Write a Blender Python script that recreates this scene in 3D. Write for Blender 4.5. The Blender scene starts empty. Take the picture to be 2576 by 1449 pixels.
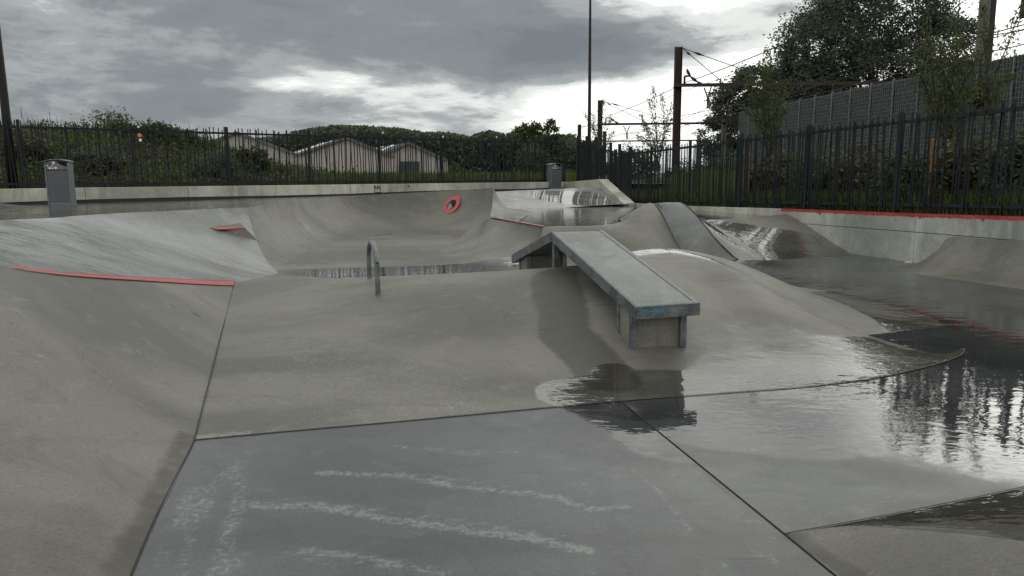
import bpy, bmesh, math, random
import numpy as np
from mathutils import Vector, Matrix
from mathutils.bvhtree import BVHTree

random.seed(7)
RNG = np.random.default_rng(11)
scene = bpy.context.scene
COL = scene.collection
rad = math.radians

# ------------------------------------------------------------------ camera, world, sun, exposure
F_PX, CX, CY = 1860.0, 1288.0, 724.5          # 2576 x 1449 reading of the photograph
PITCH, ROLL, EYE = rad(8.8), 0.0081, 1.5
_f = np.array([0, math.cos(PITCH), -math.sin(PITCH)])
_r = np.array([1.0, 0, 0])
_u = np.array([0, math.sin(PITCH), math.cos(PITCH)])
CR = math.cos(ROLL) * _r - math.sin(ROLL) * _u
CU = math.sin(ROLL) * _r + math.cos(ROLL) * _u
CAM = np.array([0.0, 0.0, EYE])

cam = bpy.data.cameras.new('camera')
cam_ob = bpy.data.objects.new('camera', cam)
COL.objects.link(cam_ob)
cam.sensor_width = 36.0
cam.lens = 36.0 * F_PX / 2576.0
cam.clip_start, cam.clip_end = 0.05, 4000
M = Matrix(((CR[0], CU[0], -_f[0], 0), (CR[1], CU[1], -_f[1], 0), (CR[2], CU[2], -_f[2], EYE), (0, 0, 0, 1)))
cam_ob.matrix_world = M
scene.camera = cam_ob

scene.view_settings.view_transform = 'Standard'
scene.view_settings.look = 'None'
scene.view_settings.exposure = 0.32
scene.view_settings.gamma = 1.0
scene.view_settings.use_curve_mapping = False

SUN_AZ, SUN_EL = rad(36), rad(18)              # behind the clouds, ahead and to the right


def build_world():
    w = bpy.data.worlds.new('World')
    scene.world = w
    w.use_nodes = True
    nt = w.node_tree
    N, L = nt.nodes, nt.links
    N.clear()
    out = N.new('ShaderNodeOutputWorld')
    bg = N.new('ShaderNodeBackground')
    bg.inputs['Strength'].default_value = 0.1
    L.new(bg.outputs[0], out.inputs[0])
    tc = N.new('ShaderNodeTexCoord')
    sep = N.new('ShaderNodeSeparateXYZ')
    L.new(tc.outputs['Generated'], sep.inputs[0])

    def math_(op, a, b=None, c=None):
        n = N.new('ShaderNodeMath')
        n.operation = op
        for i, v in enumerate((a, b, c)):
            if v is None:
                continue
            if isinstance(v, (int, float)):
                n.inputs[i].default_value = v
            else:
                L.new(v, n.inputs[i])
        return n.outputs[0]

    x, y, z = sep.outputs
    comb = N.new('ShaderNodeCombineXYZ')          # cloud decks look flatter the lower they stand
    L.new(x, comb.inputs[0]); L.new(y, comb.inputs[1])
    L.new(math_('MULTIPLY', math_('POWER', math_('MAXIMUM', z, 0.0), 0.8), 2.6), comb.inputs[2])

    def noise(scale, detail, rough, off, dist=0.0):
        mp = N.new('ShaderNodeMapping')
        mp.inputs['Location'].default_value = off
        L.new(comb.outputs[0], mp.inputs[0])
        n = N.new('ShaderNodeTexNoise')
        n.inputs['Scale'].default_value = scale
        n.inputs['Detail'].default_value = detail
        n.inputs['Roughness'].default_value = rough
        n.inputs['Distortion'].default_value = dist
        L.new(mp.outputs[0], n.inputs[0])
        return n.outputs[0]

    n_big = noise(3.1, 10, 0.60, (3.1, 7.7, 1.2), 0.25)
    n_mid = noise(8.5, 9, 0.64, (1.3, 2.2, 4.0), 0.35)
    az = math_('ARCTAN2', x, y)
    el = math_('ARCSINE', z)
    # banks of thick (negative) and thin (positive) cloud: azimuth, elevation, spreads, amount
    blobs = [(0, 7, 46, 12, -0.35), (-27, 10, 15, 5, -0.13), (-2, 10.0, 16, 3.0, -0.20), (2, 8.8, 10, 2.0, -0.12), (-15, 13.5, 13, 2.6, -0.09), (-26, 11, 10, 3, 0.04),
             (6, 9.5, 6, 1.6, -0.16), (19, 11.3, 3.4, 0.9, -0.34), (13, 8.0, 2.6, 0.8, -0.12),
             (-14, 6.6, 6, 0.9, 0.30), (-4, 6.2, 10, 1.6, 0.12), (9, 4.0, 9, 3.0, 0.30), (2, 5.2, 8, 1.3, 0.10),
             (15, 12.5, 8, 2.6, 0.40), (32, 9, 9, 8, 0.34), (-31, 5.5, 11, 2.6, -0.26), (-18, 2.6, 9, 1.5, -0.04),
             (15, 6.0, 6, 3.0, 0.36), (-6, 4.4, 13, 1.5, 0.16)]
    bias = None
    for a, e, sa, se, amt in blobs:
        da = math_('DIVIDE', math_('SUBTRACT', az, rad(a)), rad(sa))
        de = math_('DIVIDE', math_('SUBTRACT', el, rad(e)), rad(se))
        q = math_('ADD', math_('MULTIPLY', da, da), math_('MULTIPLY', de, de))
        g = math_('MULTIPLY', math_('EXPONENT', math_('MULTIPLY', q, -1.0)), amt)
        bias = g if bias is None else math_('ADD', bias, g)
    t = math_('ADD', math_('MULTIPLY', math_('SUBTRACT', n_big, 0.5), 1.15), math_('MULTIPLY', math_('SUBTRACT', n_mid, 0.5), 0.75))
    t = math_('ADD', math_('ADD', t, 0.74), bias)
    ramp = N.new('ShaderNodeValToRGB')
    cr = ramp.color_ramp
    cr.interpolation = 'EASE'
    stops = [(0.0, (1.55, 1.75, 1.92)), (0.3, (2.0, 2.2, 2.32)), (0.48, (3.1, 3.3, 3.4)), (0.66, (6.4, 6.7, 6.5)), (0.82, (9.6, 9.8, 9.2)), (1.0, (10.5, 10.6, 10.2))]
    while len(cr.elements) < len(stops):
        cr.elements.new(0.5)
    for e_, (p, c) in zip(cr.elements, stops):
        e_.position = p
        e_.color = (*[v / 10 for v in c], 1)
    L.new(t, ramp.inputs[0])
    cl = N.new('ShaderNodeVectorMath')
    cl.operation = 'SCALE'
    cl.inputs['Scale'].default_value = 10.0
    L.new(ramp.outputs[0], cl.inputs[0])
    # overcast sky grows brighter towards the zenith
    zen = math_('ADD', 1.0, math_('MULTIPLY', math_('SMOOTH_MIN', math_('MAXIMUM', math_('SUBTRACT', z, 0.28), 0.0), 0.5, 0.1), 0.25))
    cl2 = N.new('ShaderNodeVectorMath')
    cl2.operation = 'SCALE'
    L.new(cl.outputs[0], cl2.inputs[0])
    L.new(zen, cl2.inputs['Scale'])
    sd = (math.sin(SUN_AZ) * math.cos(SUN_EL), math.cos(SUN_AZ) * math.cos(SUN_EL), math.sin(SUN_EL))
    dt = N.new('ShaderNodeVectorMath'); dt.operation = 'DOT_PRODUCT'
    L.new(tc.outputs['Generated'], dt.inputs[0]); dt.inputs[1].default_value = sd
    ang = math_('DIVIDE', math_('ARCCOSINE', dt.outputs['Value']), rad(7.0))
    glow = math_('MULTIPLY', math_('EXPONENT', math_('MULTIPLY', math_('MULTIPLY', ang, ang), -1.0)), 1.7)
    cl3 = N.new('ShaderNodeVectorMath'); cl3.operation = 'SCALE'
    L.new(cl2.outputs[0], cl3.inputs[0]); L.new(math_('ADD', glow, 1.0), cl3.inputs['Scale'])
    cl2 = cl3
    sky = N.new('ShaderNodeTexSky')
    sky.sky_type = 'NISHITA'
    sky.sun_disc = False
    sky.sun_elevation = SUN_EL
    sky.sun_rotation = SUN_AZ
    # gaps of blue sky between the clouds
    gap = noise(4.0, 6, 0.55, (8.3, 4.1, 2.0), 0.3)
    gr = N.new('ShaderNodeMapRange')
    gr.interpolation_type = 'SMOOTHSTEP'
    L.new(gap, gr.inputs['Value'])
    gr.inputs['From Min'].default_value = 0.70
    gr.inputs['From Max'].default_value = 0.80
    gr.inputs['To Max'].default_value = 0.75
    mix = N.new('ShaderNodeMix')
    mix.data_type = 'RGBA'
    L.new(gr.outputs[0], mix.inputs['Factor'])
    L.new(cl2.outputs[0], mix.inputs['A'])
    L.new(sky.outputs[0], mix.inputs['B'])
    L.new(mix.outputs['Result'], bg.inputs['Color'])


build_world()
sun = bpy.data.lights.new('sun', 'SUN')
sun.energy = 0.5
sun.angle = rad(70)
sun.color = (1.0, 0.96, 0.9)
sun_ob = bpy.data.objects.new('sun', sun)
COL.objects.link(sun_ob)
sdir = Vector((math.sin(SUN_AZ) * math.cos(SUN_EL), math.cos(SUN_AZ) * math.cos(SUN_EL), math.sin(SUN_EL)))
sun_ob.rotation_euler = sdir.to_track_quat('Z', 'Y').to_euler()
sun_ob.location = (0, 0, 40)


# ------------------------------------------------------------------ survey helpers: a sight line met with a known level, depth or wall
def ray(px, py):
    return _f + (px - CX) / F_PX * CR - (py - CY) / F_PX * CU


def az(px, py, z):
    d = ray(px, py)
    return CAM + (z - EYE) / d[2] * d


def ay(px, py, y):
    d = ray(px, py)
    return CAM + y / d[1] * d


def apl(px, py, A, B):
    A = np.array(A[:2]); B = np.array(B[:2])
    n = np.array([B[1] - A[1], A[0] - B[0]])
    d = ray(px, py)
    return CAM + n.dot(A) / n.dot(d[:2]) * d


def project(p):
    v = np.array(p, float) - CAM
    k = v @ _f
    return CX + F_PX * (v @ CR) / k, CY - F_PX * (v @ CU) / k


def V3(*a):
    return np.array(a, float)


# ------------------------------------------------------------------ object helpers
def tag(o, label=None, cat=None, group=None, kind=None):
    if label: o['label'] = label
    if cat: o['category'] = cat
    if group: o['group'] = group
    if kind: o['kind'] = kind
    return o


def empty(name, loc=(0, 0, 0), rz=0.0, **kw):
    o = bpy.data.objects.new(name, None)
    o.empty_display_size = 0.2
    COL.objects.link(o)
    o.location = loc
    o.rotation_euler = (0, 0, rz)
    return tag(o, **kw)


def link(name, me, mat, parent=None, **kw):
    o = bpy.data.objects.new(name, me)
    COL.objects.link(o)
    if mat is not None and not me.materials:
        me.materials.append(mat)
    if parent is not None:
        o.parent = parent
    return tag(o, **kw)


def local(parent, P):
    """world points into the frame of a thing's base (base frames here are only moved or turned about z)"""
    P = np.asarray(P, float)
    if parent is None:
        return P
    c, s = math.cos(parent.rotation_euler.z), math.sin(parent.rotation_euler.z)
    d = P - np.array(parent.location)
    return np.stack([c * d[..., 0] + s * d[..., 1], -s * d[..., 0] + c * d[..., 1], d[..., 2]], -1)


def mesh_np(name, V, faces, smooth=False):
    me = bpy.data.meshes.new(name)
    V = np.asarray(V, np.float32)
    if isinstance(faces, np.ndarray):
        n, k = faces.shape
        me.vertices.add(len(V)); me.vertices.foreach_set('co', V.ravel())
        me.loops.add(n * k); me.loops.foreach_set('vertex_index', faces.astype(np.int32).ravel())
        me.polygons.add(n); me.polygons.foreach_set('loop_start', np.arange(0, n * k, k, dtype=np.int32))
        me.update(calc_edges=True)
    else:
        me.from_pydata([tuple(map(float, v)) for v in V], [], faces)
        me.update()
    if smooth:
        me.polygons.foreach_set('use_smooth', np.ones(len(me.polygons), bool))
    return me


def attr(me, name, vals):
    a = me.attributes.new(name, 'FLOAT', 'POINT')
    a.data.foreach_set('value', np.asarray(vals, np.float32))


class MB:
    """collects boxes, prisms and tubes into one mesh"""
    def __init__(self):
        self.v, self.f = [], []

    def add(self, V, F):
        b = len(self.v)
        self.v += [tuple(map(float, p)) for p in V]
        self.f += [tuple(b + i for i in f) for f in F]

    def hexa(self, P):            # 8 points: bottom ring 0-3, top ring 4-7
        self.add(P, [(3, 2, 1, 0), (4, 5, 6, 7), (0, 1, 5, 4), (1, 2, 6, 5), (2, 3, 7, 6), (3, 0, 4, 7)])

    def box(self, x0, y0, z0, x1, y1, z1):
        self.hexa([(x0, y0, z0), (x1, y0, z0), (x1, y1, z0), (x0, y1, z0), (x0, y0, z1), (x1, y0, z1), (x1, y1, z1), (x0, y1, z1)])

    def beam(self, a, b, w, h, up=(0, 0, 1)):
        a, b = V3(*a), V3(*b)
        d = b - a; d /= np.linalg.norm(d)
        s = np.cross(d, up); s /= np.linalg.norm(s)
        t = np.cross(s, d)
        q = [a - s * w / 2 - t * h / 2, a + s * w / 2 - t * h / 2, a + s * w / 2 + t * h / 2, a - s * w / 2 + t * h / 2]
        e = [p + (b - a) for p in q]
        self.add(q + e, [(0, 1, 2, 3), (7, 6, 5, 4), (0, 4, 5, 1), (1, 5, 6, 2), (2, 6, 7, 3), (3, 7, 4, 0)])

    def tube(self, path, r, n=8, cap=True):
        P = [V3(*p) for p in path]
        R = r if hasattr(r, '__len__') else [r] * len(P)
        b = len(self.v)
        ref = None
        for i, p in enumerate(P):
            d = (P[min(i + 1, len(P) - 1)] - P[max(i - 1, 0)])
            d /= (np.linalg.norm(d) + 1e-12)
            if ref is None:
                ref = np.cross(d, (0.3, 0.9, 0.1) if abs(d[2]) > .7 else (0, 0, 1))
            s = ref - d * ref.dot(d); s /= np.linalg.norm(s); ref = s
            t = np.cross(d, s)
            for k in range(n):
                a = 2 * math.pi * k / n
                self.v.append(tuple(p + R[i] * (math.cos(a) * s + math.sin(a) * t)))
        for i in range(len(P) - 1):
            for k in range(n):
                a0, a1 = b + i * n + k, b + i * n + (k + 1) % n
                self.f.append((a0, a1, a1 + n, a0 + n))
        if cap:
            self.f.append(tuple(b + k for k in reversed(range(n))))
            self.f.append(tuple(b + (len(P) - 1) * n + k for k in range(n)))

    def build(self, name, mat, parent=None, bevel=0, smooth=False, **kw):
        V = local(parent, np.array(self.v))
        me = mesh_np(name, V, self.f, smooth)
        if bevel:
            bm = bmesh.new(); bm.from_mesh(me)
            bmesh.ops.bevel(bm, geom=bm.edges[:], offset=bevel, segments=2, profile=.5, affect='EDGES')
            bm.to_mesh(me); bm.free()
        return link(name, me, mat, parent, **kw)


def resample(P, n, smooth=True):
    """polyline through 3D points -> n points evenly spaced, centripetal-ish Catmull-Rom"""
    P = np.array(P, float)
    if smooth and len(P) > 2:
        Q = np.vstack([2 * P[0] - P[1], P, 2 * P[-1] - P[-2]])
        out = []
        for i in range(1, len(Q) - 2):
            p0, p1, p2, p3 = Q[i - 1:i + 3]
            for t in np.linspace(0, 1, 24, endpoint=False):
                out.append(.5 * ((2 * p1) + (p2 - p0) * t + (2 * p0 - 5 * p1 + 4 * p2 - p3) * t * t + (3 * p1 - p0 - 3 * p2 + p3) * t ** 3))
        out.append(P[-1]); P = np.array(out)
    d = np.r_[0, np.cumsum(np.linalg.norm(np.diff(P, axis=0), axis=1))]
    s = np.linspace(0, d[-1], n)
    return np.stack([np.interp(s, d, P[:, k]) for k in range(3)], 1)


def grid_mesh(name, G, smooth=True):
    m, n, _ = G.shape
    idx = np.arange(m * n).reshape(m, n)
    Fc = np.stack([idx[:-1, :-1], idx[:-1, 1:], idx[1:, 1:], idx[1:, :-1]], -1).reshape(-1, 4)
    return mesh_np(name, G.reshape(-1, 3), Fc, smooth)


def ruled(bottom, top, prof, n=90, m=36, smooth=True, keyed=False):
    """surface from a bottom to a top curve; prof(u, v) gives the height share at horizontal share v"""
    if keyed:        # bottom and top points correspond one to one
        B = np.array(bottom, float); T = np.array(top, float)
        k = len(B)
        def along(P):
            if smooth:
                Q = np.vstack([2 * P[0] - P[1], P, 2 * P[-1] - P[-2]])
                res = []
                for u in np.linspace(0, k - 1, n):
                    i = min(int(u), k - 2); t = u - i
                    p0, p1, p2, p3 = Q[i:i + 4]
                    res.append(.5 * ((2 * p1) + (p2 - p0) * t + (2 * p0 - 5 * p1 + 4 * p2 - p3) * t * t + (3 * p1 - p0 - 3 * p2 + p3) * t ** 3))
                return np.array(res)
            return np.stack([np.interp(np.linspace(0, k - 1, n), range(k), P[:, c]) for c in range(3)], 1)
        B, T = along(B), along(T)
    else:
        B, T = resample(bottom, n, smooth), resample(top, n, smooth)
    G = np.zeros((m, n, 3))
    us = np.linspace(0, 1, n)
    for i, v in enumerate(np.linspace(0, 1, m)):
        h = np.array([prof(u, v) for u in us])
        G[i, :, :2] = B[:, :2] + v * (T - B)[:, :2]
        G[i, :, 2] = B[:, 2] + h * (T - B)[:, 2]
    return G


def arc(thm):
    t = rad(thm)
    return lambda u, v: (1 - math.cos(math.asin(min(1, v * math.sin(t))))) / (1 - math.cos(t))


def ease(u, v):
    return v * v * (3 - 2 * v)


def coons(bottom, top, left, right, n=80, m=60):
    """Coons patch; bottom/top run with u, left/right run with v (from bottom to top)"""
    B, T = resample(bottom, n), resample(top, n)
    Lf, Rt = resample(left, m), resample(right, m)
    u = np.linspace(0, 1, n)[None, :, None]; v = np.linspace(0, 1, m)[:, None, None]
    G = (1 - v) * B[None] + v * T[None] + (1 - u) * Lf[:, None] + u * Rt[:, None]
    G -= (1 - u) * (1 - v) * B[0] + u * (1 - v) * B[-1] + (1 - u) * v * T[0] + u * v * T[-1]
    return G


def stroke(P, path, width, amount=1.0):
    """amount of a brush stroke (world polyline) at points P, fading over its width"""
    path = np.array([p[:2] for p in path]); Q = P[:, :2]
    best = np.full(len(Q), 1e9)
    if len(path) == 1:
        best = np.linalg.norm(Q - path[0], axis=1)
    for a, b in zip(path[:-1], path[1:]):
        d = b - a
        t = np.clip(((Q - a) @ d) / (d @ d + 1e-12), 0, 1)
        best = np.minimum(best, np.linalg.norm(Q - a - t[:, None] * d, axis=1))
    x = np.clip(1.0 - (best / width - 0.5), 0, 1)
    return amount * x * x * (3 - 2 * x)


# ------------------------------------------------------------------ materials
class NT:
    def __init__(self, name):
        self.m = bpy.data.materials.new(name)
        self.m.use_nodes = True
        self.t = self.m.node_tree
        self.N, self.L = self.t.nodes, self.t.links
        self.N.clear()
        self.out = self.N.new('ShaderNodeOutputMaterial')
        self.bsdf = self.N.new('ShaderNodeBsdfPrincipled')
        self.L.new(self.bsdf.outputs[0], self.out.inputs[0])

    def put(self, sock, v):
        if isinstance(v, bpy.types.NodeSocket):
            self.L.new(v, sock)
        elif isinstance(v, tuple) and len(v) == 3 and sock.type == 'RGBA':
            sock.default_value = (*v, 1)
        else:
            sock.default_value = v

    def set(self, **kw):
        for k, v in kw.items():
            self.put(self.bsdf.inputs[k.replace('_', ' ')], v)

    def math(self, op, a, b=0.0, c=0.0):
        n = self.N.new('ShaderNodeMath'); n.operation = op
        for i, v in enumerate((a, b, c)):
            self.put(n.inputs[i], v)
        return n.outputs[0]

    def pos(self, scale=(1, 1, 1), obj=False):
        if obj:
            s = self.N.new('ShaderNodeTexCoord').outputs['Object']
        else:
            s = self.N.new('ShaderNodeNewGeometry').outputs['Position']
        mp = self.N.new('ShaderNodeMapping')
        mp.inputs['Scale'].default_value = scale
        self.L.new(s, mp.inputs[0])
        return mp.outputs[0]

    def noise(self, scale, detail=4, rough=.55, vec=None, dist=0.0):
        n = self.N.new('ShaderNodeTexNoise')
        n.inputs['Scale'].default_value = scale
        n.inputs['Detail'].default_value = detail
        n.inputs['Roughness'].default_value = rough
        n.inputs['Distortion'].default_value = dist
        if vec is not None: self.L.new(vec, n.inputs['Vector'])
        return n.outputs[0]

    def voro(self, scale, feature='F1', vec=None, rnd=1.0):
        n = self.N.new('ShaderNodeTexVoronoi'); n.feature = feature
        n.inputs['Scale'].default_value = scale
        n.inputs['Randomness'].default_value = rnd
        if vec is not None: self.L.new(vec, n.inputs['Vector'])
        return n.outputs['Distance']

    def mr(self, v, a, b, c=0.0, d=1.0, smooth=True):
        n = self.N.new('ShaderNodeMapRange')
        if smooth: n.interpolation_type = 'SMOOTHSTEP'
        for k, x in zip(('Value', 'From Min', 'From Max', 'To Min', 'To Max'), (v, a, b, c, d)):
            self.put(n.inputs[k], x)
        return n.outputs[0]

    def mix(self, fac, a, b, mode='MIX'):
        n = self.N.new('ShaderNodeMix'); n.data_type = 'RGBA'; n.blend_type = mode
        self.put(n.inputs['Factor'], fac)
        self.put(n.inputs['A'], a); self.put(n.inputs['B'], b)
        return n.outputs['Result']

    def attr(self, name):
        n = self.N.new('ShaderNodeAttribute'); n.attribute_name = name
        return n.outputs['Fac']

    def bump(self, h, strength=.3, dist=.01, normal=None):
        n = self.N.new('ShaderNodeBump')
        n.inputs['Strength'].default_value = strength
        n.inputs['Distance'].default_value = dist
        self.put(n.inputs['Height'], h)
        if normal is not None: self.L.new(normal, n.inputs['Normal'])
        return n.outputs[0]


def concrete(name, ca, cb, damp=.34, dry=.62, coat_bias=0.0, streak=None, ripple=.5, wetdark=.55, flow=None, spec=.5):
    """cast concrete after rain: 'wet' attribute = standing water, 'scuff' = pale wax and scrape marks, 'stain' = dark dirt, damp and painted-in dark reflections, 'lime' = crackled efflorescence"""
    k = NT(name)
    p = k.pos()
    n1 = k.noise(.9, 6, .6, p, .4)
    n2 = k.noise(5.5, 6, .62, p, .3)
    n3 = k.noise(60, 3, .6, p)
    n4 = k.noise(240, 2, .6, p)
    if flow is not None:        # rain film drawn out along the fall line
        mp = k.N.new('ShaderNodeMapping'); mp.vector_type = 'TEXTURE'
        mp.inputs['Rotation'].default_value = (0, 0, flow)
        mp.inputs['Scale'].default_value = (2.6, .34, 1.0)
        k.L.new(k.N.new('ShaderNodeNewGeometry').outputs['Position'], mp.inputs[0])
        n1 = k.noise(1.1, 6, .62, mp.outputs[0], .3)
        n2 = k.noise(4.2, 5, .62, mp.outputs[0], .3)
    base = k.mix(k.mr(k.math('ADD', k.math('MULTIPLY', n1, .6), k.math('MULTIPLY', n2, .4)), .33, .67), ca, cb)
    base = k.mix(k.math('MULTIPLY', k.mr(n3, .38, .7), .42), base, tuple(c * .6 for c in ca))
    base = k.mix(k.math('MULTIPLY', k.mr(n4, .52, .72), .4), base, tuple(min(1, c * 1.5) for c in cb))
    n0 = k.noise(.55, 4, .55, k.pos((.7, 1.5, 1)), .5)
    base = k.mix(k.mr(n0, .36, .64), k.mix(1.0, base, (.74, .74, .73), 'MULTIPLY'), k.mix(1.0, base, (1.2, 1.2, 1.19), 'MULTIPLY'))
    # tiny dark pits
    v = k.voro(23, vec=p)
    base = k.mix(k.math('MULTIPLY', k.mr(v, .03, .055, 1, 0), k.mr(n2, .48, .6, 0, .7)), base, (.03, .03, .03))
    if streak:
        s = k.noise(1.0, 5, .65, k.pos(streak), .2)
        base = k.mix(k.mr(s, .46, .72, 0, .5), base, tuple(c * .52 for c in ca))
        s2 = k.noise(1.7, 5, .65, k.pos(streak), .2)
        base = k.mix(k.mr(s2, .55, .8, 0, .35), base, tuple(min(1, c * 1.45) for c in cb))
    bl = k.noise(2.3, 7, .7, k.pos((1, 1.6, 1)), .8)
    base = k.mix(k.mr(bl, .52, .66, 0, .34), base, tuple(c * .62 for c in ca))
    bl2 = k.noise(3.1, 7, .72, k.pos((1.3, 1, 1)), .6)
    base = k.mix(k.mr(bl2, .55, .68, 0, .34), base, tuple(min(1, c * 1.3) for c in cb))
    # hairlines, wheel scuffs and trowel sweeps
    hl = k.noise(.75, 3, .5, p, 1.1)
    hm = k.math('MULTIPLY', k.mr(k.math('ABSOLUTE', k.math('SUBTRACT', hl, .5)), .0006, .0028, 1, 0), k.mr(n2, .45, .6))
    base = k.mix(k.math('MULTIPLY', hm, .28), base, (.045, .042, .038))
    for ang, sx, sy, lo_, hi_, tone, amt in ((.5, 1.0, 17, .66, .76, .45, .6), (-.7, .8, 22, .67, .77, .5, .5), (1.35, .7, 15, .66, .78, 1.7, .45), (.1, .55, 26, .68, .78, 1.6, .45)):
        mp_ = k.N.new('ShaderNodeMapping'); mp_.inputs['Rotation'].default_value = (0, 0, ang); mp_.inputs['Scale'].default_value = (sx, sy, sy)
        mp_.inputs['Location'].default_value = (ang * 7, ang * 3, 0)
        k.L.new(p, mp_.inputs[0])
        sw = k.noise(1.0, 3, .6, mp_.outputs[0], .15)
        tn = tuple(min(1, c * tone) for c in (ca if tone < 1 else cb))
        base = k.mix(k.mr(sw, lo_, hi_, 0, amt), base, tn)
    # dirt, damp and dark reflections painted into the colour
    st = k.attr('stain_reflect')
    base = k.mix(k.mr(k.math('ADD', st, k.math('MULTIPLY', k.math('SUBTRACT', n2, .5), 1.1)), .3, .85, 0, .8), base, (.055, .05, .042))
    # pale scrapes broken up by the grain of the surface
    sc = k.attr('scuff')
    br = k.noise(34, 5, .75, p)
    br2 = k.noise(7, 4, .6, p)
    scm = k.mr(k.math('ADD', sc, k.math('ADD', k.math('MULTIPLY', k.math('SUBTRACT', br, .5), 2.6), k.math('MULTIPLY', k.math('SUBTRACT', br2, .5), .9))), .58, 1.12)
    scm = k.math('MULTIPLY', scm, k.mr(sc, .08, .3))
    # lime bloom following hairline cracks
    lm = k.attr('lime')
    sq = k.noise(5.5, 3, .55, k.pos((1.3, .55, 1)), 1.6)
    sq2 = k.noise(11, 3, .6, k.pos((1.2, .6, 1)), 1.2)
    la = k.mr(k.math('ABSOLUTE', k.math('SUBTRACT', sq, .5)), .004, .022, 1, 0)
    lb = k.mr(k.math('ABSOLUTE', k.math('SUBTRACT', sq2, .53)), .004, .022, 1, 0)
    sp = k.mr(k.voro(26, vec=p), .08, .16, .8, 0)
    line = k.math('MAXIMUM', k.math('MAXIMUM', la, lb), sp)
    lmm = k.math('MULTIPLY', k.math('MULTIPLY', line, k.mr(br, .46, .62)), k.mr(k.math('ADD', lm, k.math('MULTIPLY', k.math('SUBTRACT', n2, .5), .8)), .35, .9))
    smear = k.math('MULTIPLY', k.mr(sc, 0, .9), k.mr(br2, .42, .62, 0, .2))
    scm = k.math('MAXIMUM', scm, smear)
    pale = k.mr(k.math('ADD', scm, lmm), 0, 1, 0, .40, False)
    # water
    w = k.attr('wet')
    wm = k.mr(k.math('ADD', k.math('ADD', w, coat_bias), k.math('ADD', k.math('MULTIPLY', k.math('SUBTRACT', n1, .5), .5), k.math('MULTIPLY', k.math('SUBTRACT', n2, .5), .4))), .38, .62)
    base = k.mix(pale, base, (.34, .345, .34))
    wetc = k.mix(1.0, base, (wetdark, wetdark, wetdark), 'MULTIPLY')
    col = k.mix(wm, base, wetc)
    rough = k.math('ADD', k.mr(k.math('ADD', k.math('MULTIPLY', n1, .5), k.math('MULTIPLY', n2, .5)), .36, .64, damp, dry), k.math('MULTIPLY', pale, .25))
    rough = k.math('ADD', k.math('MULTIPLY', rough, k.math('SUBTRACT', 1.0, wm)), k.math('MULTIPLY', wm, .035))
    rp = k.noise(3.2, 3, .5, k.pos((1, 1.8, 1)), .5)
    rp2 = k.noise(11, 2, .5, k.pos((.8, 1.25, 1)), .6)
    h = k.math('ADD', k.math('MULTIPLY', k.math('ADD', rp, k.math('MULTIPLY', rp2, .34)), k.math('MULTIPLY', wm, ripple)),
               k.math('MULTIPLY', k.math('SUBTRACT', 1.0, wm), k.math('ADD', k.math('MULTIPLY', n3, .16), k.math('ADD', k.math('MULTIPLY', n4, .05), k.math('MULTIPLY', n2, .55)))))
    k.set(Base_Color=col, Roughness=rough, IOR=1.42, Normal=k.bump(h, .5, .012), Specular_IOR_Level=k.math('ADD', spec, k.math('MULTIPLY', wm, .5 - spec)))
    return k.m


def plain(name, col, rough=.5, metal=0.0, var=.25, scale=8, bump=.15, spec=.5):
    k = NT(name)
    p = k.pos(obj=True)
    n = k.noise(scale, 5, .6, p, .2)
    f = k.noise(scale * 9, 3, .6, p)
    c = k.mix(k.mr(n, .3, .7), tuple(x * (1 - var) for x in col), tuple(min(1, x * (1 + var)) for x in col))
    c = k.mix(k.mr(f, .5, .8, 0, var), c, tuple(x * .5 for x in col))
    k.set(Base_Color=c, Roughness=k.mr(n, .3, .7, rough * .8, min(1, rough * 1.2)), Metallic=metal, Normal=k.bump(f, bump, .004))
    k.bsdf.inputs['Specular IOR Level'].default_value = spec
    return k.m


def leafy(name, dark, light, trans=.35):
    k = NT(name)
    tint = k.attr('tint')
    c = k.mix(tint, dark, light)
    n = k.noise(1.1, 3, .5, k.pos())
    c = k.mix(k.mr(n, .4, .7, 0, .45), c, tuple(x * .55 for x in dark))
    k.set(Base_Color=c, Roughness=.62)
    k.bsdf.inputs['Specular IOR Level'].default_value = .18
    tr = k.N.new('ShaderNodeBsdfTranslucent')
    k.L.new(k.mix(1.0, c, (.9, 1.0, .45), 'MULTIPLY'), tr.inputs[0])
    mx = k.N.new('ShaderNodeMixShader'); mx.inputs[0].default_value = trans
    k.L.new(k.bsdf.outputs[0], mx.inputs[1]); k.L.new(tr.outputs[0], mx.inputs[2])
    k.L.new(mx.outputs[0], k.out.inputs[0])
    return k.m


MAT = {}
MAT['slab'] = concrete('wet_grey_slab_concrete', (.060, .063, .067), (.094, .098, .102), damp=.26, dry=.44, ripple=.35, wetdark=.5)
MAT['bank'] = concrete('damp_brown_bank_concrete', (.112, .107, .093), (.156, .150, .133), damp=.43, dry=.6, spec=.38, ripple=.9)
MAT['bowl'] = concrete('bowl_concrete', (.092, .086, .073), (.135, .128, .112), damp=.34, dry=.55)
MAT['shoulder'] = concrete('wet_shoulder_concrete', (.165, .166, .162), (.225, .227, .224), damp=.15, dry=.44, flow=rad(-38), wetdark=.95)
MAT['hump'] = concrete('hump_strip_concrete', (.12, .125, .125), (.17, .175, .172), damp=.4, dry=.6)
MAT['wall'] = concrete('cast_wall_concrete', (.38, .365, .315), (.50, .485, .43), damp=.7, dry=.85, streak=(2.6, 2.6, .35))
MAT['wallgrey'] = concrete('grey_wall_concrete', (.30, .31, .285), (.42, .43, .40), damp=.6, dry=.8, streak=(2.2, 2.2, .3))
MAT['pier'] = concrete('ledge_pier_concrete', (.13, .125, .105), (.22, .21, .18), damp=.55, dry=.75, streak=(9, 9, 1.2))
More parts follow.
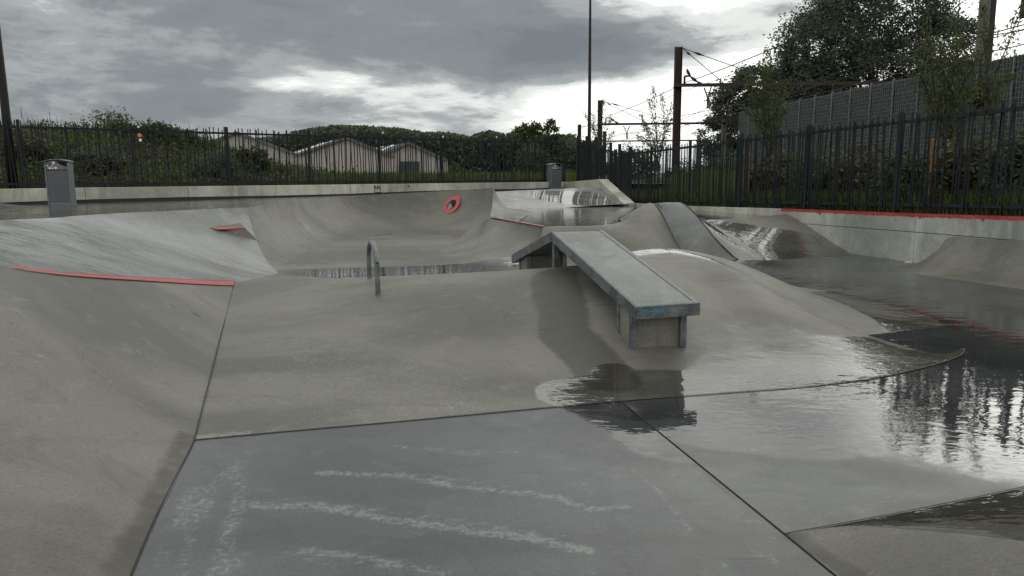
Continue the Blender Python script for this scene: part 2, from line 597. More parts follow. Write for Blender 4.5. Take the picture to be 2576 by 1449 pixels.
MAT['ledgetop'] = concrete('ledge_top_concrete', (.105, .112, .105), (.150, .157, .149), damp=.34, dry=.55)
MAT['joint'] = plain('dark_joint', (.022, .021, .02), .9)


def paint(name):
    k = NT(name)
    p = k.pos()
    n = k.noise(26, 5, .7, p); n2 = k.noise(4, 4, .6, p)
    c = k.mix(k.mr(n2, .3, .7), (.30, .026, .032), (.42, .042, .05))
    c = k.mix(k.mr(n, .56, .66, 0, .85), c, (.19, .165, .145))
    c = k.mix(k.mr(k.noise(9, 5, .7, p), .58, .72, 0, .75), c, (.06, .03, .03))
    k.set(Base_Color=c, Roughness=k.mr(n2, .3, .7, .3, .5), Normal=k.bump(n, .2, .004))
    return k.m


MAT['red'] = paint('worn_red_paint')


def galv(name):
    k = NT(name)
    p = k.pos()
    n = k.noise(7, 6, .65, p, .4); f = k.noise(60, 4, .6, p); v = k.voro(40, vec=p)
    c = k.mix(k.mr(n, .35, .68), (.085, .097, .104), (.20, .218, .226))
    c = k.mix(k.mr(v, .1, .6, .2, 0), c, (.36, .38, .39))
    c = k.mix(k.mr(f, .55, .75, 0, .5), c, (.045, .045, .045))
    k.set(Base_Color=c, Roughness=k.mr(n, .3, .7, .38, .62), Metallic=.55, Normal=k.bump(f, .25, .003))
    return k.m


MAT['galv'] = galv('galvanised_steel')
MAT['fence'] = plain('dark_green_black_steel', (.007, .011, .014), .7, .0, .3, 6, .1, .35)
MAT['pole'] = plain('dark_brown_pole_steel', (.014, .012, .012), .55, .1, .3, 4, .1, .3)
MAT['mast'] = plain('rusty_mast_steel', (.040, .026, .024), .75, .1, .3, 3, .2, .3)
MAT['mastgrey'] = plain('concrete_mast', (.12, .115, .105), .85, 0, .25, 4, .2)
MAT['wire'] = plain('overhead_wire_metal', (.03, .03, .032), .6, .2)
MAT['bin'] = plain('grey_bin_paint', (.115, .125, .135), .5, .0, .12, 10, .1)
MAT['bindark'] = plain('bin_dark_inside', (.006, .006, .006), .9)
MAT['binlid'] = plain('worn_bin_lid', (.16, .17, .165), .55, .2, .35, 12, .15)
MAT['bark'] = plain('bark', (.05, .042, .034), .9, 0, .4, 9, .6, .2)
MAT['stake'] = plain('brown_timber_stake', (.24, .125, .055), .8, 0, .3, 14, .4, .2)
MAT['white'] = plain('white_print', (.62, .62, .6), .6)
MAT['orange'] = plain('orange_print', (.55, .17, .10), .6)
MAT['blue'] = plain('blue_marker', (.03, .26, .48), .5)
MAT['black'] = plain('black_marker', (.012, .012, .012), .7)
MAT['door'] = plain('dark_door_paint', (.035, .045, .042), .6)
MAT['roof'] = plain('dark_roof_sheet', (.035, .034, .036), .7, 0, .3, 1.5)
MAT['sky_light'] = plain('white_roof_light', (.75, .77, .78), .35)
MAT['earth'] = plain('dark_earth', (.045, .040, .028), .95, 0, .4, .8, .5, .1)
MAT['grass'] = leafy('grass_blades', (.055, .072, .026), (.11, .135, .055), .35)
MAT['leaf_dark'] = leafy('dark_leaves', (.065, .078, .060), (.112, .124, .098), .3)
MAT['leaf_mid'] = leafy('mid_green_leaves', (.055, .074, .036), (.115, .14, .072), .45)
MAT['leaf_light'] = leafy('light_willow_leaves', (.060, .074, .040), (.12, .135, .080), .4)
MAT['leaf_dull'] = leafy('brown_bramble_leaves', (.058, .052, .040), (.105, .100, .066), .25)
MAT['mesh_dark'] = plain('dark_stone_fill', (.052, .060, .060), .95, 0, .5, 7, .8, .2)
MAT['mesh_wire'] = plain('zinc_mesh_wire', (.16, .178, .18), .6, .3)


def brickwall(name):
    k = NT(name)
    p = k.pos((1, 1, 1), obj=True)
    br = k.N.new('ShaderNodeTexBrick')
    mp = k.N.new('ShaderNodeMapping'); mp.inputs['Rotation'].default_value = (rad(90), 0, 0)
    k.L.new(p, mp.inputs[0]); k.L.new(mp.outputs[0], br.inputs['Vector'])
    br.inputs['Color1'].default_value = (.42, .375, .345, 1); br.inputs['Color2'].default_value = (.37, .335, .31, 1)
    br.inputs['Mortar'].default_value = (.32, .28, .255, 1)
    br.inputs['Scale'].default_value = 1.0; br.inputs['Brick Width'].default_value = .4; br.inputs['Row Height'].default_value = .2
    br.inputs['Mortar Size'].default_value = .012
    n = k.noise(.8, 5, .6, p)
    c = k.mix(k.mr(n, .35, .7, 0, .35), br.outputs['Color'], (.27, .235, .215))
    k.set(Base_Color=c, Roughness=.9)
    return k.m


MAT['brick'] = brickwall('pinkish_block_wall')

# ------------------------------------------------------------------ key levels and lines of the park
DECK = .90
C0 = az(490, 1108, 0); E0 = az(330, 1449, 0)
E1 = E0 + (E0 - C0) / np.linalg.norm(E0 - C0) * 3.2
E1[0] += .15
J = az(590, 710, .2)
APEX = az(1405, 672, .565)
DUNE = az(1674, 626, .65)
TIP = az(2428, 878, 0)


def front_plat(x, y):
    return .60 - .012 * (y - 13)


FENCE_L = lambda y: V3(-11.4 + 1.147 * (y - 17.493), y, 0)      # plan line of the back fence
RPOST = [ay(2562, 546, 10.3), ay(2237, 536, 12.7), ay(2009, 527, 15.1), ay(1843, 521.5, 17.5), ay(1719, 518.5, 19.95), ay(1625, 514.5, 22.3), ay(1550, 500, 24.6)]
RW_A, RW_B = RPOST[0], RPOST[4]                                  # plan line of the right wall

SURF = []       # park surfaces kept for resting things on them


def surface(name, G, mat, wet=None, scuff=None, stain_reflect=None, lime=None, parent=None, smooth=True, keep=True, **kw):
    me = grid_mesh(name, G, smooth)
    P = G.reshape(-1, 3)
    for nm, spec in (('wet', wet), ('scuff', scuff), ('stain_reflect', stain_reflect), ('lime', lime)):
        val = np.zeros(len(P))
        for s in (spec or []):
            if callable(s):
                val = np.maximum(val, s(P))
            else:
                val = np.maximum(val, stroke(P, *s))
        attr(me, nm, val)
    o = link(name, me, mat, parent, **kw)
    if keep:
        n = G.shape[1]
        SURF.append(BVHTree.FromPolygons([tuple(p) for p in P], [tuple(p.vertices) for p in me.polygons]))
    return o


def hit(px, py, lift=0.0):
    d = Vector(ray(px, py)).normalized()
    best = None
    for b in SURF:
        loc, nor, i, dist = b.ray_cast(Vector(CAM), d)
        if loc is not None and (best is None or dist < best[1]):
            best = (loc, dist)
    return np.array(best[0]) + V3(0, 0, lift)


def Z(pts, z=0.0):
    return [az(x, y, z) for x, y in pts]


# ---- floor: earth sheet below, then three cast slabs with open joints between them
def sheet(name, corners, z, mat, **kw):
    me = mesh_np(name, [(x, y, z) for x, y in corners], [tuple(range(len(corners)))])
    return link(name, me, mat, **kw)


sheet('ground', [(-900, -900), (900, -900), (900, 900), (-900, 900)], -.25, MAT['earth'], kind='structure')
floor = sheet('concrete_floor', [(-14, -8), (12, -8), (12, 16), (-14, 16)], -.06, MAT['joint'], kind='structure')
JA, JB = az(1563, 1010, 0), az(1975, 1345, 0)
JD = (JB - JA) / np.linalg.norm(JB - JA)
J_near, J_far = JA + JD * 9, JA - JD * 2.6


def grid_poly(corner4, nx, ny):
    a, b, c, d = [V3(*p, 0) if len(p) == 2 else V3(*p) for p in corner4]
    u = np.linspace(0, 1, nx)[None, :, None]; v = np.linspace(0, 1, ny)[:, None, None]
    return (1 - v) * ((1 - u) * a + u * b) + v * ((1 - u) * d + u * c)


sl = lambda *pts: [az(x, y, 0) for x, y in pts]
scuffs = [
    (sl((805, 1190), (1000, 1195), (1150, 1225), (1320, 1240), (1400, 1250), (1480, 1282), (1570, 1276)), .045, 1.0),
    (sl((1010, 1187), (1140, 1205), (1330, 1228)), .018, .8),
    (sl((640, 1270), (830, 1280), (950, 1302), (1130, 1328), (1330, 1352), (1475, 1384)), .055, 1.0),
    (sl((700, 1255), (880, 1272), (1100, 1300), (1420, 1350)), .02, .8),
    (sl((765, 1385), (860, 1393), (1000, 1422), (1120, 1440)), .045, .9),
    (sl((770, 1410), (980, 1436)), .03, .7),
    (sl((600, 1170), (570, 1190), (520, 1250), (480, 1330)), .06, .75),
    (sl((590, 1190), (610, 1240), (580, 1330), (545, 1449)), .06, .8),
    (sl((500, 1235), (480, 1310)), .12, .85), (sl((640, 1130), (600, 1170)), .06, .7),
    (sl((480, 1330), (455, 1449)), .04, .75), (sl((590, 1400), (560, 1449)), .08, .7),
    (sl((1000, 1122), (1180, 1140), (1310, 1133)), .05, .7), (sl((1380, 1150), (1470, 1195), (1480, 1260)), .06, .6),
    (sl((1590, 1180), (1660, 1240), (1750, 1350)), .02, .85), (sl((1640, 1130), (1720, 1200), (1860, 1290), (1950, 1340)), .11, .55),
    (sl((1480, 1190), (1600, 1200), (1700, 1220)), .06, .6), (sl((1250, 1058), (1330, 1075)), .06, .6),
    (sl((1900, 1385), (1950, 1410)), .05, .75), (sl((420, 1370), (395, 1449)), .05, .6),
]
rs = random.Random(5)
for _ in range(34):
    x, y = rs.uniform(520, 1900), rs.uniform(1120, 1440)
    a, l = rs.uniform(-.5, .9), rs.uniform(15, 60)
    scuffs.append((sl((x, y), (x + l * math.cos(a), y + l * math.sin(a) * .5)), rs.uniform(.012, .04), rs.uniform(.4, .7)))
scuffs = [(p_, w_ * .8, a_ * .9) for p_, w_, a_ in scuffs]
gap = .005
nrm = V3(-JD[1], JD[0], 0)
if nrm[0] < 0: nrm = -nrm
wetA = [(sl((1520, 1015), (1620, 1060), (1700, 1110)), .35, .75), (sl((1500, 1100), (1440, 1150)), .22, .36), (sl((1100, 1060), (1500, 1030)), .22, .35), (sl((1300, 1120), (1430, 1135)), .16, .4)]
surface('slab', grid_poly([J_near - nrm * gap + V3(-2.9, 1.2, 0), J_near - nrm * gap, J_far - nrm * gap, J_far - nrm * gap + V3(-6.5, -.4, 0)], 300, 330),
        MAT['slab'], wet=wetA, scuff=scuffs, parent=floor, stain_reflect=[(Z([(1563, 1012), (1975, 1345), (2113, 1449)]), .05, .8)])
far_wet = lambda P: np.clip((P[:, 1] - 3.85 + .72 * (P[:, 0] - 1.05)) / .9, 0, 1) * (.85 - .34 * np.clip((P[:, 1] - 6.8) / 1.6, 0, 1))
wetB = [far_wet, (sl((1760, 1060), (2000, 1080)), .5, .7), (sl((2130, 1320), (2576, 1200)), .25, .35)]
dryB = lambda P: P
surface('slab', grid_poly([J_near + nrm * gap, J_near + nrm * gap + V3(7, 2.5, 0), V3(11, 15.5, 0), J_far + nrm * gap - JD * 8], 190, 330),
        MAT['slab'], wet=wetB, scuff=[(sl((1870, 1128), (2130, 1124)), .035, .8), (sl((1690, 1040), (1990, 1010)), .06, .5), (sl((2100, 1070), (2160, 1120)), .05, .5),
                                        (sl((1960, 1330), (2200, 1270), (2500, 1205)), .1, .45), (sl((2420, 820), (2560, 880)), .06, .6), (sl((2400, 850), (2540, 850)), .03, .7)], parent=floor,
        stain_reflect=[(sl((2108, 1315), (2576, 1222)), .06, .9)])
surface('slab', grid_poly([(-6.0, 8.8), (1.0, 8.8), (1.0, 19.4), (-6.0, 19.4)], 90, 90) + V3(0, 0, .003),
        MAT['bowl'], wet=[(sl((670, 698), (900, 692), (1100, 686), (1290, 674)), .85, 1.25), (sl((1180, 684), (1290, 672)), .9, 1.1)], parent=floor,
        stain_reflect=[(sl((740, 650), (900, 640), (1050, 640), (1180, 650)), 1.5, .62)])

# ---- funbox bank with the long rounded nose
front_base = [C0] + Z([(760, 1083), (1000, 1062), (1300, 1034), (1563, 1010), (1690, 1000), (1870, 986), (2030, 974), (2208, 951), (2350, 919), (2414, 896)]) + [TIP]
crest_line = [J] + [apl(x, y, J, APEX) for x, y in [(800, 702), (1000, 694), (1220, 684)]] + [APEX, az(1480, 662, .60), az(1580, 635, .64), DUNE] + \
    [apl(x, y, DUNE, TIP) for x, y in [(1763, 643), (1817, 663), (1888, 702), (1959, 743), (2030, 782), (2119, 820), (2190, 845), (2300, 868)]] + [TIP]
NB = 240
frontB, crestB = resample(front_base, NB), resample(crest_line, NB)
back_base = [az(700, 690, 0), V3(-2.2, 10.6, 0), V3(-.8, 10.3, 0), V3(1.0, 10.15, 0), V3(2.4, 10.2, 0), az(1938, 713, 0)] + Z([(2030, 725), (2137, 741), (2229, 763), (2315, 788), (2385, 821), (2418, 850)]) + [TIP]


def nose(u, v):
    k = min(1, max(0, (u - .52) / .2))
    k = k * k * (3 - 2 * k)
    aa = .04 + .10 * min(1, max(0, u / .42)); flat = v - aa * math.sin(2 * math.pi * v) * (1 - .35 * v)
    rnd = .5 - .5 * math.cos(math.pi * v ** 1.05)
    return flat * (1 - k) + rnd * k


def nose_back(u, v):
    k = min(1, max(0, (u - .45) / .2))
    return v * (1 - k) + (.5 - .5 * math.cos(math.pi * v ** 1.25)) * k


bankF = ruled(frontB, crestB, nose, NB, 90, smooth=False)
band = [hitless for hitless in Z([(1398, 690), (1440, 800), (1480, 900), (1530, 990)], .25)]
bankF[..., 2] += .002
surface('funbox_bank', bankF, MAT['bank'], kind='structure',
        wet=[(Z([(1460, 990), (1580, 975), (1700, 972), (1900, 962), (2050, 950)], .01), .30, 1.15), (Z([(1950, 950), (2100, 930), (2280, 905), (2400, 880)], .02), .62, .9), ([p + V3(.02, -.05, 0) for p in crest_line[6:-2]], .20, .72), ([az(1900, 830, .25), az(2050, 880, .12), az(2150, 900, .05)], .75, .47),
             ([az(1545, 935, .06), az(1570, 970, .02)], .2, .9)],
        lime=[([az(830, 880, .2), az(930, 930, .17), az(1000, 945, .15)], .7, 1.0)],
        scuff=[(Z([(500, 1100), (620, 1090)], .003), .05, 1.0), (Z([(640, 1089), (760, 1080)], .003), .02, .6), ([az(900, 1040, .02), az(1250, 1018, .02)], .06, .55),
               ([az(1700, 940, .05), az(1850, 960, .03)], .2, .4)],
        stain_reflect=[([az(1392, 690, .53), az(1425, 780, .40), az(1480, 870, .18), az(1540, 960, .02)], .21, 1.3), (Z([(490, 1105), (1000, 1060), (1563, 1008)], .003), .03, .7)])  # first stroke: damp streak with the ledge's dark reflection painted in
bankB = ruled(back_base, crest_line, nose_back, NB, 60)
surface('funbox_back', bankB, MAT['bank'], kind='structure',
        wet=[(Z([(2150, 750), (2300, 800), (2400, 840)]), .55, 1.0), (Z([(2250, 880), (2400, 870)]), .5, .9)])

# ---- left bank, its painted lip and the wide wet shoulder behind it
nP2 = np.cross(E0 - C0, J - C0)


def on_p2(px, py):
    d = ray(px, py)
    return CAM + nP2.dot(C0 - CAM) / nP2.dot(d) * d


lip_in = [J] + [on_p2(x, y) for x, y in [(520, 709), (400, 704), (250, 697), (165, 691.5), (110, 686), (65, 680.5)]]
L_end = on_p2(30, 675)
lip = lip_in + [L_end, L_end + V3(-.10, -.32, .035), L_end + V3(-.28, -.75, .06), L_end + V3(-.6, -1.6, .08), L_end + V3(-.9, -3.2, .10), L_end + V3(-1.0, -6.2, .12)]
bankL = ruled([C0, .5 * (C0 + E0), E0, E1], lip, lambda u, v: v + (.10 - .08 * u) * math.sin(2 * math.pi * v) * -.6, 160, 60)
bankL[..., 2] += .002
surface('side_bank', bankL, MAT['bank'], kind='structure', stain_reflect=[([C0, .5 * (C0 + E0), E0, E1], .11, .75), ([hh for hh in [on_p2(495, 797)]], .05, 1.0), ([on_p2(430, 775)], .04, .8), ([on_p2(505, 775)], .035, .7)],
        scuff=[([on_p2(300, 862), on_p2(400, 910), on_p2(475, 960)], .02, .8)])
T0 = az(0, 554, DECK)
t_line = [T0 + V3(-2.6, -6.5, 0), T0 + V3(-1.1, -2.4, 0), T0] + Z([(133, 548), (192, 543), (320, 535), (480, 528)], DECK) + [ay(560, 523.5, 13.85), ay(622, 522, 14.3)]
Q = az(703, 688, 0)
low_line = list(reversed(lip)) + [Q + V3(.05, -1.0, .06), Q]


def hip_arc(v, t=70):
    return (1 - math.cos(math.asin(min(1, v * math.sin(rad(t)))))) / (1 - math.cos(rad(t)))


def should_prof(u, v):
    k = min(1, max(0, (u - .45) / .5)); k = k * k * (3 - 2 * k)
    return v * (1 - k) + hip_arc(v) * k


should = ruled(low_line, t_line, should_prof, 130, 80)
hip = [should[i, -1] for i in range(80)]
surface('shoulder', should, MAT['shoulder'], kind='structure', wet=[([az(250, 640, .75), az(560, 640, .55), az(640, 670, .3)], 1.5, .40)])

# ---- bowl wall with its raised extension
tip = ay(1241, 473, 19.2)
bowl_top = [ay(622, 522, 14.3), ay(689, 511, 16.0), ay(755, 503, 17.7), ay(835, 496, 19.2), ay(915, 491, 20.0), ay(1048, 484, 20.6), ay(1159, 478, 20.3), tip]
def on_plat(px, py, lift=0.0):
    d = ray(px, py)           # platform: z = .57 - .010 (y - 15)
    return CAM + (.57 + .15 + lift - EYE) / (d[2] + .010 * d[1]) * d


S0, S1 = on_plat(1236, 547), on_plat(1368, 570)
_b0 = az(1188, 686, 0)
toe = [Q] + Z([(742, 652), (800, 623), (880, 603), (980, 594), (1080, 592), (1165, 597), (1245, 606)])
surface('bowl_wall', ruled(toe, bowl_top, lambda u, v: hip_arc(v), 150, 60), MAT['bowl'], kind='structure', wet=[(toe[2:], .7, .45)], stain_reflect=[(toe, .9, .3)])
# deck side of the extension, hidden from the front
back_top = resample(bowl_top, 40)
bk = np.stack([back_top + V3(0, .02, 0), back_top + V3(-.1, .35, -.02)])
bk2 = back_top + V3(-.5, 1.5, 0); bk2[:, 2] = DECK - .02
surface('bowl_back', np.concatenate([bk, bk2[None]]), MAT['bowl'], kind='structure')
prof_edge = [tip] + [ay(x, y, yy) for x, y, yy in [(1248, 487, 19.2), (1260, 506, 19.1), (1278, 524, 18.8), (1297, 534, 18.4)]] + [on_plat(1330, 540)]
inner = [tip] + [ay(1239, 512, 18.0), S0, S0 + (S1 - S0) * .3, S0 + (S1 - S0) * .55]
surface('bowl_shoulder', ruled(inner, prof_edge, lambda u, v: v, 50, 16), MAT['bowl'], kind='structure', wet=[([S0, S0 + (S1 - S0) * .5], .6, .6)])
# back of that corner
pe = resample(prof_edge, 30)
pb = pe + V3(.1, 1.6, 0); pb[:, 2] = np.minimum(pe[:, 2], .55)
surface('bowl_corner', np.stack([pe, .5 * (pe + pb) - V3(0, 0, .03), pb]), MAT['bowl'], kind='structure')
# face under the red strip
rs_low = [az(1188, 686, 0), az(1240, 676, 0), az(1320, 668, 0)]
surface('bowl_side', ruled([az(1090, 640, 0), az(1150, 672, 0), _b0, .5 * (_b0 + az(1345, 668, 0)), az(1345, 668, 0)], [ay(1175, 580, 16.9), ay(1208, 562, 16.8), S0, .5 * (S0 + S1), S1], arc(52), 70, 30, keyed=True), MAT['bowl'], kind='structure',
        wet=[([az(1230, 676, 0), az(1300, 670, 0)], .9, .7)], stain_reflect=[([az(1190, 640, .3), az(1215, 610, .45)], .25, .3)])
# valley face running up into the hump
HA, HB = on_plat(1537, 564), ay(1643, 512, 14.5)
v_top = [S1, on_plat(1417, 568.5), on_plat(1480, 568), HA] + [apl(x, y, HA, HB) for x, y in [(1564, 556), (1590, 535), (1617, 517), (1633, 510.5)]] + [HB]
v_low = [az(1345, 668, 0), V3(1.1, 12.0, 0), V3(2.0, 12.1, 0), V3(2.7, 12.3, 0), az(1724, 640, 0)]
hump_prof = lambda u, v: (v * .35 + .65 * ease(u, v))
surface('valley_face', ruled(v_low, v_top, hump_prof, 70, 34), MAT['bank'], kind='structure')
st_l = [az(1724, 640, 0), HB]
HC = ay(1711, 509, 14.6)
st_low2 = az(1859, 654, 0)
surface('hump_strip', ruled([az(1724, 640, 0), .5 * (az(1724, 640, 0) + st_low2), st_low2], [HB, .5 * (HB + HC) + V3(0, 0, .012), HC], hump_prof, 24, 34), MAT['hump'], kind='structure')
PC = on_plat(1779, 553)
rb_top = [HC] + [apl(x, y, HC, PC) for x, y in [(1725, 519), (1743, 536), (1759, 548)]] + [PC, on_plat(1870, 547), apl(1979, 539, RW_A, RW_B)]
rb_low = [st_low2, az(1948, 654, 0), az(2030, 649, 0), az(2140, 643, 0), apl(2152, 643, RW_A, RW_B)]
surface('right_bank', ruled(rb_low, rb_top, lambda u, v: v * .7 + .3 * ease(u, v), 80, 34), MAT['bank'], kind='structure',
        wet=[([az(1800, 600, .35), az(1900, 600, .3), az(1975, 600, .3)], 1.3, .95), ([az(1880, 650, .02), az(2000, 640, .03)], .6, 1.0)])
# thin joints beside the hump strip
def ribbon(name, pts, w, mat, lift=.004, parent=None, n=60, drop=False, **kw):
    P = resample(pts, n)
    d = np.gradient(P, axis=0); d[:, 2] = 0
    s = np.stack([-d[:, 1], d[:, 0], 0 * d[:, 0]], 1); s /= np.linalg.norm(s, axis=1)[:, None]
    Gm = local(parent, np.stack([P - s * w / 2, P + s * w / 2]) + V3(0, 0, lift))
    return link(name, grid_mesh(name, Gm, False), mat, parent, **kw)


park = empty('park_joints', kind='structure')
def strip_line(low, top, n=40):
    v = np.linspace(0, 1, n)
    P = np.array([low + (top - low) * t for t in v])
    P[:, 2] = [low[2] + (top[2] - low[2]) * hump_prof(0, t) for t in v]
    return P
for off in (.0, .07):
    ribbon('joint', strip_line(az(1724, 640, 0) + V3(off, 0, 0), HB + V3(off, 0, 0)), .022, MAT['joint'], .012, park)
ribbon('joint', strip_line(st_low2, HC), .022, MAT['joint'], .012, park)
ribbon('joint', front_base[:8], .010, MAT['joint'], .006, park, 120)
ribbon('joint', front_base[7:] , .014, MAT['joint'], .006, park, 60)
ribbon('joint', [C0, E0, E1], .007, MAT['joint'], .007, park, 60)
ribbon('joint', [C0 + (J - C0) * t for t in np.linspace(0, 1, 20)], .007, MAT['joint'], .010, park, 60)

# ---- hump back and raised platform behind, with its rain pool
plat_pts = [S0 + V3(0, .05, 0), S1 + V3(0, .01, 0)] + [p + V3(0, .01, 0) for p in v_top[1:4]] + [v_top[4] + V3(.0, .25, 0), HB + V3(-.3, .6, 0), HC + V3(.2, .6, 0), PC + V3(.05, .12, 0), rb_top[5] + V3(0, .01, 0), rb_top[6] + V3(.25, .05, 0),
            V3(RPOST[3][0] + .3, 17.5, 0), V3(RPOST[4][0] + .3, 19.95, 0), V3(RPOST[5][0] + .3, 22.4, 0), V3(1.2, 24.2, 0), V3(-.9, 24.2, 0), V3(-.5, 19.6, 0)]


def poly_sheet(name, pts, zf, mat, wet, **kw):
    from mathutils.geometry import tessellate_polygon
    V = [Vector((p[0], p[1], 0)) for p in pts]
    tris = tessellate_polygon([V])
    me = mesh_np(name, [(v.x, v.y, zf(v.y)) for v in V], [tuple(t) for t in tris])
    for nm in ('scuff', 'stain_reflect', 'lime'): attr(me, nm, np.zeros(len(V)))
    attr(me, 'wet', np.full(len(V), wet))
    return link(name, me, mat, **kw)


poly_sheet('platform', plat_pts, lambda y: .57 - .010 * (y - 15) - .006, MAT['bowl'], .95, kind='structure')
hump_top = [p for p in v_top[4:]] + [HC] + list(rb_top[1:5])
ht = resample(hump_top, 60)
hb_ = ht + V3(.15, 1.7, 0); hb_[:, 2] = .54
midh = .5 * (ht + hb_); midh[:, 2] = .5 * ht[:, 2] + .28
surface('hump_back', np.stack([ht, .7 * ht + .3 * hb_ + (ht - hb_) * V3(0, 0, .17), midh, .3 * ht + .7 * hb_ - (ht - hb_) * V3(0, 0, .14), hb_]), MAT['bank'], kind='structure')

# ---- far bank, deck
fb_top = [ay(1150, 487, 22.6), ay(1248, 482, 24.0), ay(1417, 474.5, 26.2), ay(1518, 471.5, 26.3)]
fb_low = [V3(-1.6, 21.5, .50), ay(1320, 536, 20.6), ay(1430, 522, 21.8), ay(1537, 515, 22.9)]
fbG = ruled(fb_low + [ay(1585, 514, 22.8)], fb_top + [ay(1525, 474, 26.2)], lambda u, v: v * .75 + .25 * ease(u, v), 60, 24)
surface('far_bank', fbG, MAT['shoulder'], kind='structure', wet=[([ay(1450, 500, 24), ay(1560, 505, 23.6)], 1.6, .85)])
deck = [tuple(p[:2]) for p in t_line] + [tuple(p[:2] + V3(0, .25)) for p in bowl_top[1:-1]] + [(tip[0] - .5, tip[1] + .9), (-1.9, 22.2)] + [tuple(p[:2]) for p in fb_top] + \
       [(2.6, 28.4), (2.4, 29.7), tuple(FENCE_L(29.2)[:2] - V3(0, .1)), tuple(FENCE_L(12)[:2]), tuple(FENCE_L(4)[:2]), (-16, -8), (T0[0] - 2.6, -8)]
poly_sheet('deck', deck, lambda y: DECK - .012, MAT['bank'], .62, kind='structure')

la, lb_ = az(88, 521.5, DECK), az(-60, 531, DECK)
surface('deck_ramp', ruled([la, .5 * (la + lb_), lb_, lb_ + V3(-3, -.5, 0)], [la + V3(0, .1, 0), ay(20, 513, la[1]), ay(-40, 507, la[1]), ay(-300, 490, la[1])], lambda u, v: v, 30, 10), MAT['shoulder'], kind='structure', wet=[([la, lb_], 1.0, .7)])

# ---- quarter pipe against the right wall, small hip in the near right corner
wl = lambda px, py: apl(px, py, RW_A, RW_B)
q_top = [wl(2313, 660), wl(2332, 650), wl(2363, 628), wl(2394, 597), wl(2480, 601), wl(2576, 605), wl(2760, 614), wl(3050, 628)]
q_low = Z([(2285, 664), (2262, 669), (2257, 677), (2286, 686), (2385, 701), (2576, 728), (2800, 760), (3200, 815)])
q_top = [p + V3(-.02, 0, 0) for p in q_top]
surface('quarter_pipe', ruled(q_low, q_top, arc(60), 110, 30, keyed=True), MAT['bank'], kind='structure', scuff=[([q + V3(-.15, 0, 0) for q in q_top[3:]], .2, .5)])
m0 = az(1975, 1345, 0)
m_up = [m0] + Z([(2108, 1321), (2288, 1287), (2576, 1227), (3000, 1130)]) + [V3(5.6, 3.3, -.01)]
m_lo = [m0, az(2040, 1395, 0), az(2113, 1449, 0), m0 + JD * 2.2, m0 + JD * 2.2 + V3(2.0, .4, 0), V3(5.6, 3.3, -.01)]
m_rd = [m0 + V3(0, 0, .004), az(2108, 1326, .02), az(2188, 1325, .06), az(2338, 1336, .13), az(2463, 1347, .19), az(2576, 1361, .24), az(2900, 1390, .33), V3(4.6, 3.2, .26), V3(5.6, 3.3, -.01)]
surface('corner_hip', ruled(m_up, m_rd, lambda u, v: .35 * v + .65 * v ** 2, 80, 30), MAT['bank'], kind='structure', wet=[([m0, az(2300, 1310, .05), az(2576, 1300, .1)], .6, .9)], stain_reflect=[([m0, az(2300, 1300, .03), az(2576, 1270, .05), az(2900, 1250, .1)], .35, .75)])  # last stroke paints the fence's dark reflection into the wet back facet
surface('corner_hip_near', ruled(m_lo, m_rd, lambda u, v: .5 * v + .5 * math.sin(v * math.pi / 2), 80, 40), MAT['bank'], kind='structure', stain_reflect=[(m_lo, .09, .8)])
ribbon('joint', m_up, .008, MAT['joint'], .006, park)
ribbon('joint', [JA, JB, JB + JD * 3], .007, MAT['joint'], .0035, park)
# hairline saw cuts on the bank surfaces
ribbon('joint', [C0 + V3(0, 0, .0)] + [on_p2(x, y) for x, y in [(380, 1103), (257, 1097), (100, 1091)]], .004, MAT['joint'], .012, park)


# ------------------------------------------------------------------ land beyond the fences
dL = V3(.7538, .6572, 0); nL = V3(.6572, -.7538, 0)              # along the back fence, and from it towards the park
RF0, RF6 = RPOST[0], RPOST[6]
dR = (RF6 - RF0); dR[2] = 0; dR /= np.linalg.norm(dR)
nR = V3(dR[1], -dR[0], 0)                                         # from the right fence away from the park
RF = lambda y, off=0.0: V3(*(RF0 + dR * ((y - RF0[1]) / dR[1]) + nR * off)[:2], 0)
CORNER = FENCE_L(29.4)

land = [FENCE_L(-30) - nL * .1, FENCE_L(29.2) - nL * .1, CORNER + V3(.5, .2, 0), RF(24, 1.0), RF(30, 7.0), V3(60, 30, 0), V3(900, 30, 0), V3(900, 900, 0), V3(-900, 900, 0), V3(-900, -40, 0)]
sheet('meadow', [tuple(p[:2]) for p in land], 1.12, MAT['earth'], kind='structure')


def wtop(y):
    """top of the right wall at depth y"""
    ys = [p[1] for p in RPOST[:6]][::1]; zs = [p[2] for p in RPOST[:6]]
    return float(np.interp(y, ys, zs)) if y >= ys[0] else zs[0] + (ys[0] - y) * .022


ysr = np.linspace(-6, 34, 60)
G = np.array([[RF(y, o) + V3(0, 0, h(y)) for y in ysr] for o, h in ((.14, lambda y: wtop(y) - .03), (1.2, lambda y: wtop(y) + .10), (2.6, lambda y: wtop(y) + .30), (4.2, lambda y: 1.22), (8, lambda y: 1.25), (30, lambda y: 1.2), (120, lambda y: 1.2))])
G[1:3, :, 2] += .05 * np.sin(ysr * 2.1)
link('embankment', grid_mesh('embankment', G), MAT['earth'], kind='structure')

